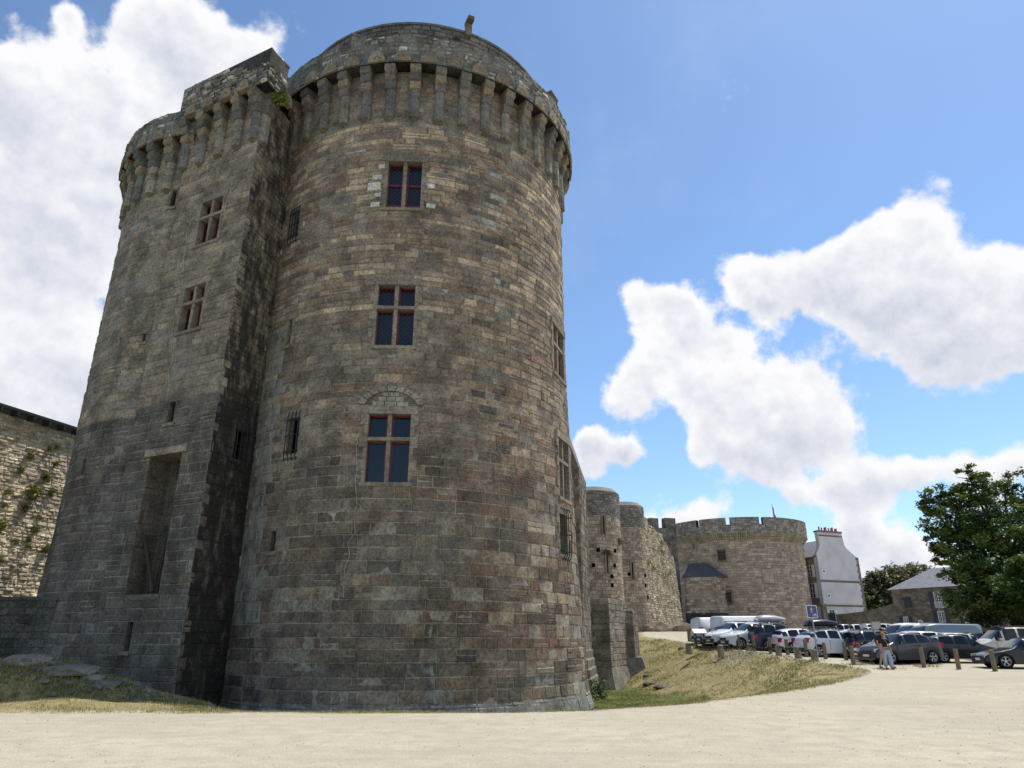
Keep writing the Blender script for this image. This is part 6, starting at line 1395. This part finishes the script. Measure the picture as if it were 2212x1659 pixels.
def person(loc,rz,label,H,feet,hands,elb,legs_bare):
    """local: facing -Y, x to the viewer's right; feet, knees, hands given as points"""
    T=thing('person',loc,label,'person',rz=rz); s_=H/1.7
    V=lambda x,y,z:(x*s_,y*s_,z*s_)
    nd=[(V(0,0,.93),.115*s_,.09*s_),(V(0,0,1.08),.105*s_,.08*s_),(V(0,0,1.28),.13*s_,.085*s_),(V(0,0,1.40),.10*s_,.07*s_),(V(0,-.01,1.48),.048*s_),(V(0,-.02,1.56),.07*s_,.082*s_),(V(0,-.03,1.64),.072*s_,.088*s_),(V(0,-.01,1.69),.045*s_,.06*s_)]
    ed=[(i,i+1) for i in range(7)]
    for k_,sx in enumerate((-1,1)):
        f=feet[k_]; b=len(nd); hip=(sx*.09,0,.88); kn=((hip[0]+f[0])/2+.01*sx,(f[1])/2-.04,.49+f[2]/2)
        nd+= [(V(*hip),.085*s_),(V(*kn),.055*s_),(V(f[0],f[1]+.02,.10+f[2]),.038*s_),(V(f[0],f[1]-.05,.035+f[2]),.04*s_,.03*s_),(V(f[0],f[1]-.16,.03+f[2]),.035*s_,.022*s_)]
        ed+= [(0,b),(b,b+1),(b+1,b+2),(b+2,b+3),(b+3,b+4)]
        h=hands[k_]; e=elb[k_]; b=len(nd); h_=Vector(h); dirn=(h_-Vector(e)).normalized()
        nd+= [(V(sx*.17,0,1.38),.055*s_),(V(*e),.04*s_),(V(*h),.026*s_),(V(*(h_+dirn*.06)),.03*s_,.018*s_)]
        ed+= [(3,b),(b,b+1),(b+1,b+2),(b+2,b+3)]
        w=b+3
        for q in range(4):
            b2=len(nd); off=Vector((0,(q-1.5)*.02,0)); l=.075-.008*abs(q-1.4)
            nd+=[(V(*(h_+dirn*(.085)+off)),.010*s_),(V(*(h_+dirn*(.085+l*.6)+off+Vector((-sx*.01,0,0)))),.009*s_),(V(*(h_+dirn*(.085+l)+off+Vector((-sx*.025,0,0)))),.008*s_)]
            ed+=[(w,b2),(b2,b2+1),(b2+1,b2+2)]
        b2=len(nd); nd+=[(V(*(h_+dirn*.03+Vector((0,-.035,0)))),.011*s_),(V(*(h_+dirn*.07+Vector((0,-.05,0)))),.009*s_)]; ed+=[(w-1,b2),(b2,b2+1)]
    skin('body',nd,ed,SK,T)
    # nose, eyes, ears
    mb=MB(); mb.mesh([V(-.014,-.105,1.585),V(.014,-.105,1.585),V(0,-.128,1.587),V(0,-.10,1.63)],[(0,1,2),(1,3,2),(3,0,2),(0,3,1)])
    for sx in(-1,1): ell(mb,V(sx*.078,-.01,1.60),(.01*s_,.02*s_,.03*s_),8,6)
    mb.build('nose',SK,T,world=False)
    mb=MB(); 
    for sx in(-1,1): ell(mb,V(sx*.03,-.098,1.625),(.012*s_,.008*s_,.007*s_),8,6)
    ell(mb,V(0,-.098,1.562),(.022*s_,.008*s_,.005*s_),8,6); mb.build('eyes',mat('eye and lip',(.12,.04,.035),.4),T,world=False)
    return T,s_,V
W_=gp(*zB(515,872)); 
T,s_,V=person(W_,R(8),'woman in black T-shirt and wide pale jeans walking, strap across her chest',1.64,[(-.07,.10,0),(.10,-.12,0)],[(-.27,-.10,.86),(.25,-.06,.84)],[(-.25,.02,1.11),(.25,.04,1.11)],False)
BT=mat('black cotton',(.012,.012,.016),.9); JN=mat('light denim',(.34,.40,.47),.9)
skin('t_shirt',[(V(0,0,1.0),.145*s_,.115*s_),(V(0,0,1.15),.135*s_,.10*s_),(V(0,0,1.30),.155*s_,.11*s_),(V(0,0,1.40),.115*s_,.085*s_),(V(-.19,0,1.36),.075*s_),(V(-.24,.01,1.20),.065*s_),(V(.19,0,1.36),.075*s_),(V(.24,.02,1.20),.065*s_)],[(0,1),(1,2),(2,3),(3,4),(4,5),(3,6),(6,7)],BT,T)
skin('jeans',[(V(0,0,.97),.135*s_,.11*s_),(V(0,0,.88),.15*s_,.12*s_),(V(-.09,0,.78),.11*s_),(V(-.08,.04,.5),.10*s_),(V(-.07,.12,.09),.115*s_),(V(.10,-.02,.78),.11*s_),(V(.11,-.07,.5),.10*s_),(V(.11,-.09,.07),.115*s_)],[(0,1),(1,2),(2,3),(3,4),(1,5),(5,6),(6,7)],JN,T)
mb=MB(); ell(mb,V(0,.01,1.645),(.098*s_,.105*s_,.085*s_)); ell(mb,V(0,.06,1.54),(.085*s_,.06*s_,.12*s_)); [ell(mb,V(sx*.08,.0,1.50),(.03*s_,.04*s_,.13*s_)) for sx in(-1,1)]; mb.build('hair',mat('light brown hair',(.22,.12,.05),.7),T,smooth=True,world=False)
mb=MB(); mb.tube(V(-.10,-.11,1.42),V(.17,-.14,1.05),.014*s_,n=5); mb.tube(V(.17,-.14,1.05),V(.24,-.02,.92),.014*s_,n=5); mb.build('shoulder_strap',mat('tan strap',(.25,.17,.09),.8),T,world=False)
mb=MB(); [ell(mb,V(f[0],f[1]-.06,.045),(.05*s_,.13*s_,.045*s_)) for f in ((-.07,.10),(.10,-.12))]; mb.build('shoes',mat('dark shoe',(.05,.05,.06),.8),T,smooth=True,world=False)
mb=MB(); mb.box(V(0,-.125,.955),(.10*s_,.012,.018)); mb.build('belt',mat('black leather',(.02,.02,.02),.6),T,world=False)
p=gp(*zB(408,858)); Q_=Vector(((W_.x-.06)*(1+.85/W_.y),W_.y+.85,0)); Q_.z=float(road(Q_.x,Q_.y))
T,s_,V=person(Q_,R(6),'man in dark red cap, sunglasses and green backpack walking behind the woman, bare legs',1.84,[(-.34,.0,0),(.36,.10,.0)],[(-.30,-.12,.86),(.27,-.02,.86)],[(-.29,.02,1.12),(.27,.05,1.11)],True)
skin('shirt',[(V(0,0,.98),.15*s_,.115*s_),(V(0,0,1.15),.145*s_,.105*s_),(V(0,0,1.30),.165*s_,.115*s_),(V(0,0,1.41),.12*s_,.09*s_),(V(-.20,0,1.36),.078*s_),(V(-.27,.01,1.18),.068*s_),(V(.20,0,1.36),.078*s_),(V(.25,.02,1.18),.068*s_)],[(0,1),(1,2),(2,3),(3,4),(4,5),(3,6),(6,7)],mat('dark navy cotton',(.015,.018,.035),.9),T)
skin('shorts',[(V(0,0,.98),.14*s_,.115*s_),(V(0,0,.88),.155*s_,.12*s_),(V(-.14,0,.75),.115*s_),(V(-.19,-.01,.54),.105*s_),(V(.14,.01,.75),.115*s_),(V(.20,.02,.54),.105*s_)],[(0,1),(1,2),(2,3),(1,4),(4,5)],mat('mauve grey shorts',(.30,.20,.20),.9),T)
mb=MB(); ell(mb,V(0,.005,1.665),(.095*s_,.108*s_,.075*s_)); mb.box(V(0,-.13,1.665),(.07*s_,.06*s_,.010),ax=(Vector((1,0,0)),Vector((0,.97,.2)).normalized(),Vector((0,-.2,.97)).normalized())); mb.build('cap',mat('burgundy cap',(.09,.012,.02),.8),T,smooth=True,world=False)
mb=MB(); [ell(mb,V(sx*.036,-.108,1.618),(.032*s_,.010,.020*s_)) for sx in(-1,1)]; mb.tube(V(-.07,-.10,1.62),V(.07,-.10,1.62),.006,n=5); mb.build('sunglasses',mat('sunglasses',(.01,.01,.01),.1),T,smooth=True,world=False)
mb=MB(); ell(mb,V(-.10,.16,1.20),(.21*s_,.13*s_,.30*s_)); [mb.tube(V(sx*.12,-.125,1.36),V(sx*.13,-.11,1.05),.022*s_,n=6) for sx in(-1,1)]; [mb.tube(V(sx*.12,-.125,1.36),V(sx*.1,.1,1.44),.022*s_,n=6) for sx in(-1,1)]; mb.build('backpack',mat('dark green canvas',(.012,.05,.035),.85),T,smooth=True,world=False)
mb=MB(); [ell(mb,V(f[0],f[1]-.06,.045+f[2]),(.05*s_,.135*s_,.05*s_)) for f in ((-.34,.0,0),(.36,.10,.0))]; mb.build('shoes',mat('purple trainer',(.22,.15,.35),.7),T,smooth=True,world=False)
